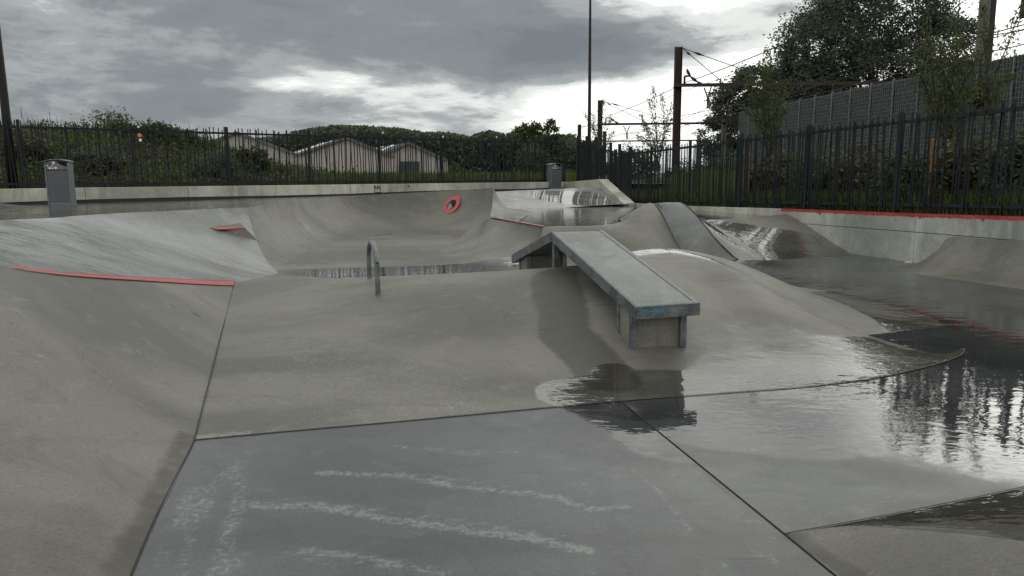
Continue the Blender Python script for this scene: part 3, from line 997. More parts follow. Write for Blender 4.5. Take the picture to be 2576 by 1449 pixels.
hill_crest = [ay(x, y, yy) for x, y, yy in [(-700, 352, 17), (-350, 354, 20), (-100, 354, 23), (0, 352, 24), (100, 347, 25), (200, 343, 26), (300, 343, 26.5), (420, 350, 27), (500, 360, 28), (560, 376, 28.5), (610, 405, 29), (680, 430, 30), (760, 444, 31)]]
hill_foot = [FENCE_L(y) - nL * .25 + V3(0, 0, 1.14) for y in (-2, 4, 10, 15, 18, 20, 22, 23.5)]
Gh = ruled(hill_foot, hill_crest, lambda u, v: ease(u, v) * .5 + .5 * math.sin(v * math.pi / 2), 110, 26)
hb = resample(hill_crest, 110)
Gh = np.concatenate([Gh, (hb + V3(-2, 4, -.2))[None], (hb * V3(1, 1, 0) + V3(-5, 11, 1.1))[None]])
rr = np.random.default_rng(3)
Gh[1:-1, :, 2] += rr.normal(0, .05, Gh[1:-1, :, 2].shape)
link('hill', grid_mesh('hill', Gh), MAT['earth'], kind='structure')


# ------------------------------------------------------------------ foliage builders
def leaf_mesh(name, Cn, size, rng, aspect=.55, up=0.0, tint=None, droop=None):
    """one small folded leaf quad at every centre"""
    n = len(Cn)
    a = rng.normal(size=(n, 3)); a[:, 2] = a[:, 2] * .7 + up
    if droop is not None: a = a * .6 + droop
    a /= np.linalg.norm(a, axis=1)[:, None]
    b = rng.normal(size=(n, 3)); b -= a * (a * b).sum(1)[:, None]; b /= np.linalg.norm(b, axis=1)[:, None]
    s = (size * rng.uniform(.6, 1.35, n))[:, None]
    V = np.stack([Cn - a * s * .5, Cn + b * s * .5 * aspect, Cn + a * s * .5, Cn - b * s * .5 * aspect], 1).reshape(-1, 3)
    me = mesh_np(name, V, np.arange(4 * n).reshape(n, 4))
    t = rng.uniform(0, 1, n) if tint is None else np.clip(tint + rng.normal(0, .22, n), 0, 1)
    attr(me, 'tint', np.repeat(t, 4))
    return me


def crown_points(blobs, n, rng, clumps=26, spread=.2, hollow=.55):
    """leaf positions gathered in clumps over a set of ellipsoids (centre, radii)"""
    vol = np.array([np.prod(r) ** (2 / 3) for _, r in blobs]); vol /= vol.sum()
    P, T = [], []
    for (c, r), w in zip(blobs, vol):
        c, r = V3(*c), V3(*r)
        k = max(4, int(clumps * w * len(blobs)))
        d = rng.normal(size=(k, 3)); d /= np.linalg.norm(d, axis=1)[:, None]
        rr_ = rng.uniform(hollow, 1.0, k) ** .7
        cc = c + d * rr_[:, None] * r
        m = int(n * w)
        pick = rng.integers(0, k, m)
        sz = rng.uniform(.6, 1.3, k)[pick]
        off = rng.normal(size=(m, 3)) * (sz * spread)[:, None] * r.mean() * V3(1, 1, .75)
        P.append(cc[pick] + off)
        T.append(rng.uniform(.15, .85, k)[pick])
    return np.concatenate(P), np.concatenate(T)


def trunk_mesh(mb, base, top, r0, targets, rng, n=7):
    base, top = V3(*base), V3(*top)
    mid = .5 * (base + top) + V3(rng.normal(0, .08), rng.normal(0, .08), 0) * (top[2] - base[2]) * .3
    path = resample([base, mid, top], 9)
    mb.tube(path, list(np.linspace(r0, r0 * .35, 9)), n)
    for t in targets:
        t = V3(*t)
        s = path[rng.integers(3, 8)]
        m = .5 * (s + t) + V3(0, 0, .12 * np.linalg.norm(t - s))
        mb.tube(resample([s, m, t], 6), list(np.linspace(r0 * .4, r0 * .08, 6)), 5)


def tree(name, base, blobs, n, size, mat, label, cat, trunk_r, seed, clumps=30, spread=.2, group=None, aspect=.6):
    rng = np.random.default_rng(seed)
    t = empty(name, base, label=label, cat=cat, group=group)
    base = V3(*base)
    P, T = crown_points(blobs, n, rng, clumps, spread)
    link('crown', leaf_mesh('crown', local(t, P), size, rng, aspect, tint=T), mat, t)
    mb = MB()
    cs = [V3(*c) for c, r in blobs]
    top = np.mean(cs, 0)
    trunk_mesh(mb, base, top, trunk_r, cs + [c + V3(*(rng.normal(size=3) * np.array(r) * .5)) for c, (_, r) in zip(cs, blobs)], rng)
    mb.build('trunk', MAT['bark'], t)
    return t


def copy_tree(o, parent=None):
    c = o.copy(); COL.objects.link(c)
    if parent is not None: c.parent = parent
    for ch in o.children: copy_tree(ch, c)
    return c


def pxm(px, py, y):       # point at a depth, for crowns and masts
    return ay(px, py, y)


def blob(px, py, y, rx, rz):
    c = pxm(px, py, y); k = y / F_PX
    return (c, (rx * k, min(rx, rz) * k * 1.0, rz * k))


# ---- trees beyond the right fence
gz = 1.2
tree('broadleaf_tree', (*pxm(2210, 200, 78)[:2], gz), [blob(2215, 45, 78, 200, 95), blob(2070, 140, 77, 120, 120), blob(2330, 130, 78, 120, 110), blob(2190, 190, 76.5, 190, 90), blob(2020, 215, 76, 90, 80), blob(2150, 10, 78, 100, 75), blob(2380, 220, 77, 80, 60)],
     90000, .27, MAT['leaf_dark'], 'huge dark round-crowned tree rising behind the wire-caged stone wall', 'tree', .5, 21, 90, .13)
tree('broadleaf_tree', (*pxm(1890, 300, 86)[:2], gz), [blob(1905, 220, 86, 60, 65), blob(1860, 260, 85, 60, 60), blob(1925, 270, 85, 70, 60)],
     16000, .32, MAT['leaf_dark'], 'mid-height dark tree stepping down from the huge tree toward the tracks', 'tree', .2, 22, 30, .2)
tree('broadleaf_tree', (*pxm(1830, 360, 96)[:2], gz), [blob(1830, 290, 96, 50, 45), blob(1808, 345, 95, 45, 50), blob(1870, 330, 96, 60, 60), blob(1845, 400, 95, 70, 50)],
     16000, .33, MAT['leaf_dark'], 'lowest dark bushy tree at the end of the tree row beside the tracks', 'tree', .2, 23, 30, .2)


def conifer(px, top, bot, y, hw, seed, label):
    rng = np.random.default_rng(seed)
    a, b = pxm(px, top, y), pxm(px, bot, y)
    t = empty('conifer_tree', (b[0], b[1], gz), label=label, cat='tree')
    H = a[2] - gz; P, T = [], []
    R = hw * y / F_PX
    for i in range(26):
        f = i / 25; z = gz + H * (.15 + .85 * f); r = R * (1 - f) ** .8 + .05
        for k in range(9):
            an = rng.uniform(0, 6.283); m = 22
            s = rng.uniform(.15, 1, m) ** .6 * r * rng.uniform(.7, 1.15)
            P.append(np.stack([a[0] + s * math.cos(an), b[1] + s * math.sin(an), z - s * .35 + rng.normal(0, .05, m)], 1)); T.append(np.full(m, rng.uniform(.1, .7)))
    P = np.concatenate(P) + rng.normal(0, .14, (len(P) * 22, 3))
    link('crown', leaf_mesh('crown', local(t, P), .4, rng, .35, tint=np.concatenate(T)), MAT['leaf_dark'], t)
    mb = MB(); mb.tube([(b[0], b[1], gz), (a[0], b[1], a[2] - .2)], [.3, .04], 7); mb.build('trunk', MAT['bark'], t)


conifer(1988, 104, 330, 81, 75, 31, 'taller of two dark pointed conifers left of the huge round tree')
conifer(2026, 122, 330, 80, 60, 32, 'shorter dark pointed conifer tucked against the huge round tree')


def sapling(px_base, py_base, y, stems, n, size, mat, label, seed, leafw=.3, spread=.05):
    """slender multi-stemmed young tree: stems are lists of pixel points at this depth"""
    rng = np.random.default_rng(seed)
    b = pxm(px_base, py_base, y)
    t = empty('sapling', tuple(b), label=label, cat='young tree')
    mb = MB(); P, D, T = [], [], []
    for st in stems:
        pts = [b] + [pxm(x, yy, y) + V3(0, rng.normal(0, .12), 0) for x, yy in st]
        path = resample(pts, 14)
        mb.tube(path, list(np.linspace(.022, .004, 14)), 5)
        m = n // len(stems)
        f = rng.uniform(.22, 1.0, m) ** .8
        idx = f * 13; i0 = np.minimum(idx.astype(int), 12)
        q = path[i0] + (path[i0 + 1] - path[i0]) * (idx - i0)[:, None]
        side = rng.normal(0, spread, (m, 3)) * (1.35 - f)[:, None] * 2.2
        P.append(q + side); d = (path[i0 + 1] - path[i0]); d /= np.linalg.norm(d, axis=1)[:, None]
        D.append(d * .9 + side * 2); T.append(np.full(m, rng.uniform(.3, .7)))
        for k in range(10):
            j = rng.integers(3, 13); e = path[j] + rng.normal(0, spread * 2.4, 3) + V3(0, 0, .12)
            mb.tube([path[j], e], [.006, .002], 4, False)
    P, D = np.concatenate(P), np.concatenate(D)
    link('foliage', leaf_mesh('foliage', local(t, P), size, rng, leafw, tint=np.concatenate(T), droop=D), mat, t)
    mb.build('stem', MAT['bark'], t)
    return t


sapling(1655, 430, 27, [[(1650, 330), (1643, 212)], [(1668, 330), (1668, 228)], [(1630, 340), (1615, 288)], [(1640, 350), (1612, 310)], [(1670, 340), (1690, 260)], [(1655, 340), (1632, 250)], [(1668, 360), (1686, 300)], [(1648, 380), (1600, 340)]], 1500, .10,
        MAT['leaf_light'], 'upright willowy sapling with feathery tips just left of the rusty mast', 41, .32, .055)
sapling(1510, 420, 36, [[(1500, 340), (1470, 285)], [(1512, 340), (1517, 250)], [(1525, 340), (1538, 290)], [(1495, 350), (1490, 290)], [(1528, 360), (1546, 330)], [(1515, 370), (1500, 320)]], 1100, .11,
        MAT['leaf_light'], 'thin-leaved sapling between the tall lamp pole and the second mast', 42, .32, .06)
sapling(1940, 430, 20, [[(1935, 300), (1932, 122)], [(1955, 300), (1975, 200)], [(1915, 300), (1890, 180)], [(1930, 310), (1905, 230)], [(1950, 320), (1990, 270)], [(1920, 330), (1880, 270)], [(1945, 330), (1960, 250)], [(1930, 330), (1915, 160)]], 2600, .10,
        MAT['leaf_light'], 'pale green staked sapling growing before the far end of the stone wall', 43, .34, .075)
sapling(2395, 420, 14.5, [[(2370, 270), (2330, 60)], [(2390, 270), (2400, 40)], [(2350, 290), (2300, 130)], [(2410, 270), (2420, 90)], [(2370, 300), (2320, 190)], [(2400, 280), (2440, 150)], [(2380, 260), (2360, 110)], [(2400, 300), (2370, 180)]], 3200, .095,
        MAT['leaf_light'], 'broad willowy sapling with a timber stake, in front of the concrete mast', 44, .3, .085)
sapling(2500, 330, 14, [[(2490, 220), (2530, 110), (2572, 10)], [(2470, 180), (2500, 60)], [(2510, 220), (2560, 190)], [(2470, 120), (2482, 10)]], 1100, .09,
        MAT['leaf_light'], 'sparse leafy branches of a sapling arching right of the concrete mast', 45, .3, .05)

# ---- far wood: separate trees, three growth forms, over a dark mass that closes the view
far_mass_rng = np.random.default_rng(51)
outline = [(560, 345), (640, 334), (700, 326), (760, 312), (800, 304), (870, 298), (930, 302), (1000, 306), (1060, 316), (1130, 318), (1180, 328), (1230, 312), (1270, 322), (1300, 312), (1350, 314), (1380, 326), (1440, 322), (1480, 360), (1520, 395), (1560, 420)]
px_ = far_mass_rng.uniform(560, 1560, 46000); ytop = np.interp(px_, [o[0] for o in outline], [o[1] for o in outline]) + 16
py_ = ytop + (442 - ytop) * far_mass_rng.uniform(0, 1, len(px_)) ** .9
dep = far_mass_rng.uniform(122, 140, len(px_))
FM = np.array([pxm(a, b, c) for a, b, c in zip(px_, py_, dep)])
link('distant_wood', leaf_mesh('distant_wood', FM, .75, far_mass_rng, .7), MAT['leaf_dark'], kind='stuff')


def proto_far(seed, shape, mat, label):
    rng = np.random.default_rng(seed)
    t = empty('woodland_tree', (0, 0, 0), cat='tree', group='trees of the wood beyond the sheds')
    P, T = crown_points(shape, 3600, rng, 30, .2)
    link('crown', leaf_mesh('crown', P, .42, rng, .65, tint=T), mat, t)
    mb = MB(); trunk_mesh(mb, (0, 0, 0), (0, 0, 5.5), .22, [c for c, r in shape], rng, 6); mb.build('trunk', MAT['bark'], t)
    t['label'] = label
    return t


protos = [proto_far(61, [((0, 0, 6.2), (2.6, 2.4, 2.2)), ((-1.4, .3, 5), (1.8, 1.8, 1.7)), ((1.5, -.3, 5.2), (1.8, 1.8, 1.8))], MAT['leaf_dark'], 'dark round tree in the wood beyond the gabled sheds'),
          proto_far(62, [((0, 0, 6.4), (1.6, 1.6, 2.6)), ((.3, .2, 4.3), (2.0, 1.9, 1.8))], MAT['leaf_mid'], 'narrow upright tree in the wood beyond the gabled sheds'),
          proto_far(63, [((-.8, 0, 6.4), (1.7, 1.5, 1.2)), ((1.2, .2, 6.9), (1.4, 1.4, 1.1)), ((.2, -.4, 4.6), (2.5, 2.2, 1.4)), ((-1.8, .2, 4.9), (1.2, 1.2, 1.0))], MAT['leaf_mid'], 'open-crowned tree in the wood beyond the gabled sheds')]
spots = [(660, 328, 0), (700, 322, 1), (735, 316, 0), (765, 304, 2), (800, 298, 0), (835, 300, 1), (868, 292, 0), (900, 297, 0), (935, 298, 2), (968, 302, 1), (1000, 303, 0), (1030, 306, 2), (1060, 312, 0), (1092, 315, 1),
         (1125, 316, 0), (1155, 324, 2), (1180, 312, 1), (1215, 303, 2), (1243, 300, 2), (1275, 318, 0), (1298, 303, 1), (1330, 303, 2), (1362, 312, 0), (1385, 312, 1), (1418, 310, 0), (1445, 318, 0), (1478, 350, 0)]
rt = random.Random(9)
for i, (x, y, k) in enumerate(spots):
    o = protos[k] if not protos[k].get('used') else copy_tree(protos[k])
    protos[k]['used'] = 1
    d = 116 + rt.uniform(-3, 3)
    nth = ('leftmost second third fourth fifth sixth seventh eighth ninth tenth eleventh twelfth thirteenth fourteenth fifteenth sixteenth seventeenth eighteenth '
           'nineteenth twentieth twenty-first twenty-second twenty-third twenty-fourth twenty-fifth twenty-sixth rightmost').split()[i]
    where = f'{nth} from the left' if 0 < i < 26 else nth
    o['label'] = ('dark round tree', 'narrow upright tree', 'open-crowned tree')[k] + f' on the skyline of the far wood, {where}'
    top = pxm(x, y, d)
    s = (top[2] - 1.0) / 8.3
    o.location = (top[0], d, 1.0)
    o.rotation_euler = (0, 0, rt.uniform(0, 6.28))
    o.scale = (s * rt.uniform(.8, 1.0), s * .9, s)
    if 'used' in o: del o['used']
for p_ in protos:
    if 'used' in p_: del p_['used']

# ---- brambles and bushes on the bank behind the back fence
rb = np.random.default_rng(71)
gi, gj = rb.integers(0, 25, 70000), rb.integers(0, 109, 70000)
fi, fj = rb.uniform(0, 1, 70000)[:, None], rb.uniform(0, 1, 70000)[:, None]
Pg = (Gh[gi, gj] * (1 - fi) + Gh[gi + 1, gj] * fi) * (1 - fj) + (Gh[gi, gj + 1] * (1 - fi) + Gh[gi + 1, gj + 1] * fi) * fj
pn = np.sin(Pg[:, 0] * 1.7 + np.sin(Pg[:, 1] * 1.3) * 2) * np.sin(Pg[:, 1] * 1.1 + 1.3) + rb.normal(0, .3, len(Pg))
Pg[:, 2] += np.abs(rb.normal(0, .16, len(Pg)))
lo = Pg[pn > .05]; dl = Pg[pn <= .05]
link('bramble_cover', leaf_mesh('bramble_cover', lo, .11, rb, .75, .2), MAT['leaf_mid'], kind='stuff')
link('dead_weed_cover', leaf_mesh('dead_weed_cover', dl, .11, rb, .5, .2), MAT['leaf_dull'], kind='stuff')


def bush(px, py, y, rx, rz, n, size, mat, label, seed, cat='bush', aspect=.6, clumps=24, name='bush', group=None):
    b = blob(px, py, y, rx, rz)
    c, r = b
    zb = c[2] - r[2]
    return tree(name, (c[0], c[1], zb), [(c, r), (c + V3(-r[0] * .5, -.1, -r[2] * .3), (r[0] * .6, r[1] * .6, r[2] * .7)), (c + V3(r[0] * .5, .1, -r[2] * .25), (r[0] * .6, r[1] * .6, r[2] * .75))],
                n, size, mat, label, cat, .035, seed, clumps, .22, group, aspect)


bush(265, 345, 24.5, 75, 55, 5200, .13, MAT['leaf_mid'], 'tall grassy bush on the crest of the bank left of the stickered fence post', 81, aspect=.3)
bush(395, 345, 25, 60, 30, 3200, .13, MAT['leaf_mid'], 'low leafy bush on the bank crest right of the stickered fence post', 82)
bush(455, 356, 26, 50, 26, 3000, .13, MAT['leaf_dull'], 'low brownish bush where the bank crest starts to drop toward the sheds', 83)
bush(250, 400, 20.5, 55, 35, 3200, .10, MAT['leaf_dark'], 'dark hollow bush low on the bank right of the first litter bin', 84, aspect=.4)
bush(540, 425, 22, 55, 42, 5200, .10, MAT['leaf_dark'], 'dark feathery broom bush at the foot of the bank', 85, aspect=.25, clumps=34)
bush(620, 420, 24, 50, 45, 3400, .15, MAT['leaf_mid'], 'bright broad-leaved bush in front of the first gable', 86, aspect=.8)
bush(690, 440, 26, 40, 25, 1800, .13, MAT['leaf_mid'], 'small green bush trailing below the first roof valley', 87)
bush(60, 400, 20, 70, 50, 3600, .12, MAT['leaf_dull'], 'brown scrubby bush behind the leaning lamp pole', 88)
bush(1345, 405, 40, 42, 38, 2600, .14, MAT['leaf_light'], 'grey green bush standing in the meadow left of the second litter bin', 89)
bush(1145, 430, 78, 22, 18, 900, .25, MAT['leaf_mid'], 'small bush at the corner of the third gabled shed', 90)
bush(1590, 420, 34, 60, 45, 3600, .13, MAT['leaf_dark'], 'dark bush behind the stepped fence panels', 91)
bush(1460, 400, 40, 45, 50, 3000, .15, MAT['leaf_dark'], 'dark bush at the fence corner under the tall lamp pole', 92)
# growth in front of the caged stone wall
for i, (x, y, yy, rx, rz, mt, lb) in enumerate([
        (1830, 430, 34, 60, 48, 'leaf_dark', 'dark bush at the far end of the stone wall by the third fence post'), (1960, 445, 18, 80, 50, 'leaf_dull', 'brown bramble clump under the pale staked sapling'),
        (2080, 435, 16, 85, 58, 'leaf_dark', 'dark bramble clump against the stone wall left of the middle fence post'), (2190, 430, 15, 85, 62, 'leaf_dull', 'tallest brown bramble clump in the middle of the stone wall foot'),
        (2290, 440, 13.4, 80, 60, 'leaf_dark', 'dark bramble clump immediately left of the thick timber stake'), (2450, 430, 12.2, 95, 65, 'leaf_dull', 'brown bramble clump right of the thick timber stake'),
        (2560, 410, 11.4, 70, 70, 'leaf_dark', 'dark bramble clump behind the nearest fence post'), (1740, 440, 34, 60, 35, 'leaf_dark', 'dark low bush behind the fence beside the rusty mast foot'),
        (2470, 240, 23, 40, 22, 'leaf_mid', 'ivy clump hanging over the wall top at the concrete mast foot')]):
    bush(x, y, yy, rx, rz, 3400, .09 if yy < 20 else .13, MAT[mt], lb, 100 + i, aspect=.55)

# ---- grass: tufts along the fences and in the meadow
rg = np.random.default_rng(121)


def blades(name, P, h, w, mat):
    n = len(P)
    a = rg.uniform(0, 6.283, n); hh = h * rg.uniform(.4, 1.4, n)
    lean = rg.normal(0, .3, (n, 2)) * hh[:, None]
    s = np.stack([np.cos(a) * w, np.sin(a) * w, 0 * a], 1)
    mid = P + np.c_[lean * .35, hh * .6]
    tipv = P + np.c_[lean, hh]
    V = np.stack([P - s, P + s, mid + s * .7, mid - s * .7, tipv], 1).reshape(-1, 3)
    base = np.arange(n)[:, None] * 5
    F = np.concatenate([base + np.array([[0, 1, 2, 3]])])
    F2 = base + np.array([[3, 2, 4, 4]])
    me = bpy.data.meshes.new(name)
    me.from_pydata(V.tolist(), [], F.tolist() + F2[:, :3].tolist()); me.update()
    attr(me, 'tint', np.repeat(np.clip(rg.normal(.5, .25, n), 0, 1), 5))
    link(name, me, mat, kind='stuff')


sel = rb.random(len(Pg)) < .10
blades('bank_grass', Pg[sel] - V3(0, 0, .1), .42, .012, MAT['grass'])
n = 46000
y_ = rg.uniform(7, 28, n); o_ = .16 + 4.8 * rg.uniform(0, 1, n) ** 1.5
blades('verge_grass', np.array([RF(a, b) + V3(0, 0, np.interp(b, (.14, 1.2, 2.6, 4.2), (wtop(a) - .03, wtop(a) + .1, wtop(a) + .3, 1.22))) for a, b in zip(y_, o_)]), .34, .009, MAT['grass'])
n = 16000
px_ = rg.uniform(560, 1500, n); yy_ = 24 + 60 * rg.uniform(0, 1, n) ** 1.6
Pm = np.array([pxm(a, 440, b) for a, b in zip(px_, yy_)]); Pm[:, 2] = 1.12
ok = (Pm[:, 1] - 17.493) * 1.147 - 11.4 < Pm[:, 0] - .0
ok = (Pm - FENCE_L(17.493)) @ nL < -.3
blades('meadow_grass', Pm[ok], .42, .03, MAT['grass'])
n = 9000
t_ = rg.uniform(-2, 29, n); o_ = np.abs(rg.normal(0, .6, n)) + .12
blades('fence_foot_grass', np.array([FENCE_L(a) - nL * b + V3(0, 0, 1.12) for a, b in zip(t_, o_)]), .22, .010, MAT['grass'])


# ------------------------------------------------------------------ concrete walls
def zero_attr(o):
    n = len(o.data.vertices)
    for nm in ('wet', 'scuff', 'stain_reflect', 'lime'):
        if nm not in o.data.attributes: attr(o.data, nm, np.zeros(n))
    return o


def prism(mb, A, B, n, o0, o1, za0, za1, zb0, zb1):
    a0, a1, b0, b1 = A + n * o0, A + n * o1, B + n * o0, B + n * o1
    c = lambda p, z: (p[0], p[1], z)
    mb.hexa([c(a0, za0), c(b0, zb0), c(b1, zb0), c(a1, za0), c(a0, za1), c(b0, zb1), c(b1, zb1), c(a1, za1)])


# back wall carrying the long fence: one cast panel per fence bay
back_wall = empty('low_wall', tuple(FENCE_L(17.493)), label='long low pale concrete wall under the back fence', cat='wall')
DYL = 1.57739
lpost = [FENCE_L(17.493 + DYL * i) for i in range(-3, 8)] + [FENCE_L(29.25)]
wtl = lambda y: float(np.interp(y, [12, 17.49, 28.5, 29.5], [ay(77, 474, 17.4)[2], ay(77, 474, 17.3)[2], ay(1370, 458, 28.3)[2], ay(1410, 458, 29)[2]]))
ends = [lpost[0] - dL * 1.2] + [.5 * (lpost[i] + lpost[i + 1]) for i in range(len(lpost) - 1)] + [lpost[-1] + dL * .0]
for a, b in zip(ends[:-1], ends[1:]):
    mb = MB()
    prism(mb, a + dL * .004, b - dL * .004, nL, -.06, .24, DECK - .2, wtl(a[1]), DECK - .2, wtl(b[1]))
    zero_attr(mb.build('wall_panel', MAT['wall'], back_wall, bevel=.008))
for a, b in zip(ends[:-1], ends[1:]):
    mb = MB(); prism(mb, a, b, nL, .2405, .247, DECK - .03, DECK + .045 + .02 * math.sin(a[1] * 7), DECK - .03, DECK + .045 + .02 * math.sin(b[1] * 7))
    mb.build('foot_gap', MAT['joint'], back_wall)
bwx = lambda px, py, e=.252: apl(px, py, FENCE_L(17.5) + nL * e, FENCE_L(28) + nL * e)
# crown scribble on the wall face
mb = MB()
for ln in ([(942, 465.5), (943, 483.5), (958.5, 484), (956, 465.8)], [(943, 466), (945, 473), (947.5, 475), (949.5, 471), (950, 466.5)], [(950, 466.5), (951.5, 472), (953.5, 474), (955.5, 471), (956, 465.8)]):
    mb.tube([bwx(*q) for q in ln], .011, 5)
mb.build('crown_scribble', MAT['black'], back_wall)
mb = MB(); p = bwx(1028, 468); mb.tube([p, p + nL * .004], .03, 10); mb.build('drain_hole', MAT['black'], back_wall)

# end block: level return along the corner and sloping cheek down to the right wall
end_wall = empty('return_wall', tuple(RF(26.3)), label='pale concrete end wall with a sloping cheek at the far corner', cat='wall')
A, B, Cc = RF(29.6), ay(1505, 451, 26.35), ay(1570, 514, 23.0)
A = ay(1417, 459, 29.0)
dE = (B - A); dE[2] = 0; dE /= np.linalg.norm(dE); nE = V3(-dE[1], dE[0], 0)
if nE[1] < 0: nE = -nE
mb = MB(); prism(mb, A, B, nE, 0, .42, .75, A[2], .4, B[2]); zero_attr(mb.build('wall_panel', MAT['wall'], end_wall, bevel=.01))
b0, b1 = B, ay(1529, 451, 26.35); c0, c1 = Cc, ay(1597, 510, 23.0)
mb = MB(); mb.hexa([(b0[0], b0[1] - .004, .35), (c0[0], c0[1], .3), (c1[0], c1[1], .3), (b1[0], b1[1] - .004, .35), (b0[0], b0[1] - .004, b0[2]), (c0[0], c0[1], c0[2] + .02), (c1[0], c1[1], c1[2]), (b1[0], b1[1] - .004, b1[2])])
zero_attr(mb.build('sloping_cheek', MAT['wall'], end_wall, bevel=.01))

# right wall: upper and lower lifts of cast panels, red band along the top
right_wall = empty('retaining_wall', tuple(RF(10)), label='tall grey concrete retaining wall below the right fence with a red painted edge', cat='wall')
RWp = lambda px, py: apl(px, py, RW_A, RW_B)
cuts_u = [RWp(1590, 520), RWp(1735, 525), RWp(1968, 530), RWp(2302, 560), RWp(2790, 600), RWp(3900, 700)]
wt_top = lambda P: wtop(P[1])
zmid = lambda P: float(np.interp(P[1], [RWp(2576, 605)[1], RWp(2301, 584)[1], RWp(2027, 565)[1]], [RWp(2576, 605)[2], RWp(2301, 584)[2], RWp(2027, 565)[2]]))
for i, (a, b) in enumerate(zip(cuts_u[:-1], cuts_u[1:])):
    mb = MB(); low = i < 2
    za = .35 if low else zmid(a) + .004; zb = .35 if low else zmid(b) + .004
    prism(mb, a - dR * .003, b + dR * .003, nR, 0, .24, za, wt_top(a), zb, wt_top(b))
    zero_attr(mb.build('wall_panel', MAT['wall'] if low else MAT['wallgrey'], right_wall, bevel=.006))
for a, b in ((cuts_u[2], cuts_u[3]), (cuts_u[3], cuts_u[4]), (cuts_u[4], cuts_u[5])):
    mb = MB()
    prism(mb, a - dR * .003, b + dR * .003, nR, .006, .236, -.1, zmid(a) - .004, -.1, zmid(b) - .004)
    zero_attr(mb.build('wall_panel', MAT['wallgrey'], right_wall, bevel=.006))
# red band: cap and dripping front edge
ra, rb_ = RWp(1965, 526), cuts_u[-1]
mb = MB()
rd = np.random.default_rng(6)
N_ = 260
ts = np.linspace(0, 1, N_)
drip = .040 + .016 * rd.random(N_) * (rd.random(N_) > .5) + .05 * (rd.random(N_) > .93) * rd.random(N_)
Pt = np.array([ra + (rb_ - ra) * t for t in ts]); Zt = np.array([wtop(p[1]) for p in Pt])
Vf = np.concatenate([np.c_[(Pt - nR * .004)[:, :2], Zt - drip], np.c_[(Pt - nR * .004)[:, :2], Zt + .004], np.c_[(Pt + nR * .20)[:, :2], Zt + .004]])
Ff = [(i, i + 1, i + 1 + N_, i + N_) for i in range(N_ - 1)] + [(i + N_, i + 1 + N_, i + 1 + 2 * N_, i + 2 * N_) for i in range(N_ - 1)]
mb.add(Vf, Ff); mb.build('red_edge_band', MAT['red'], right_wall)
# small litter on the wet floor by the wall
p = az(2285, 661, .012)
mb = MB(); mb.box(p[0] - .05, p[1] - .02, .004, p[0] + .05, p[1] + .02, .03)
mb.build('litter_packet', MAT['white'], None, bevel=.004, label='tiny white packet lying on the wet floor at the wall foot', cat='litter')


# ------------------------------------------------------------------ fences of leaning pickets
pick_me = None


def picket_mesh(w):
    mb = MB(); mb.box(-w / 2, -w / 2, 0, w / 2, w / 2, 1.0)
    me = mesh_np('picket', mb.v, mb.f); me.materials.append(MAT['fence'])
    return me


def fence(name, posts, zb, zr0, zr1, per_bay, w, pw, label, rail_w=.035, seed=1, lean=.03, tops=(.06, .15), skip_last_post=False):
    """posts: plan points; zb/zr0/zr1: functions of post index for foot, lower and upper rail heights"""
    rng = random.Random(seed)
    t = empty(name, tuple(posts[0]), label=label, cat='fence')
    pm = picket_mesh(w)
    for i, p in enumerate(posts):
        mb = MB()
        d = (posts[min(i + 1, len(posts) - 1)] - posts[max(i - 1, 0)]); d /= np.linalg.norm(d); s = V3(-d[1], d[0], 0)
        h = pw / 2 * .8
        q = [p + d * h + s * h, p - d * h + s * h, p - d * h - s * h, p + d * h - s * h]
        mb.hexa([(*c[:2], zb(i)) for c in q] + [(*c[:2], zr1(i) + .17) for c in q])
        mb.build('post', MAT['fence'], t, bevel=.004)
    for i in range(len(posts) - 1):
        a, b = posts[i], posts[i + 1]
        d = (b - a); ln = np.linalg.norm(d); d = d / ln; s = V3(-d[1], d[0], 0)
        ang = math.atan2(d[1], d[0])
        for zf in (zr0, zr1):
            mb = MB(); e = pw / 2 + .002
            mb.beam(V3(*(a + d * e)[:2], zf(i)), V3(*(b - d * e)[:2], zf(i + 1)), rail_w, .055)
            mb.build('rail', MAT['fence'], t)
        k = per_bay if not hasattr(per_bay, '__len__') else per_bay[i]
        for j in range(k):
            f = (j + .5 + rng.uniform(-.38, .38)) / k
            f = min(max(f, .03), .97)
            p = a + (b - a) * f
            z0 = zr0(i) + (zr0(i + 1) - zr0(i)) * f - .10 + rng.uniform(-.01, .01)
            z1 = zr1(i) + (zr1(i + 1) - zr1(i)) * f + rng.uniform(*tops)
            o = bpy.data.objects.new('picket', pm); COL.objects.link(o); o.parent = t
            side = 1 if rng.random() < .5 else -1
            p = p + s * side * (rail_w / 2 + w / 2 + .001)
            o.location = local(t, V3(p[0], p[1], z0))
            o.scale = (1, 1, z1 - z0)
            tilt = rng.gauss(0, lean)
            o.rotation_euler = Matrix.Rotation(ang, 3, 'Z').to_4x4().to_3x3() @ Matrix.Rotation(tilt, 3, 'Y') and (Matrix.Rotation(ang, 3, 'Z') @ Matrix.Rotation(tilt, 3, 'Y')).to_euler()
    return t


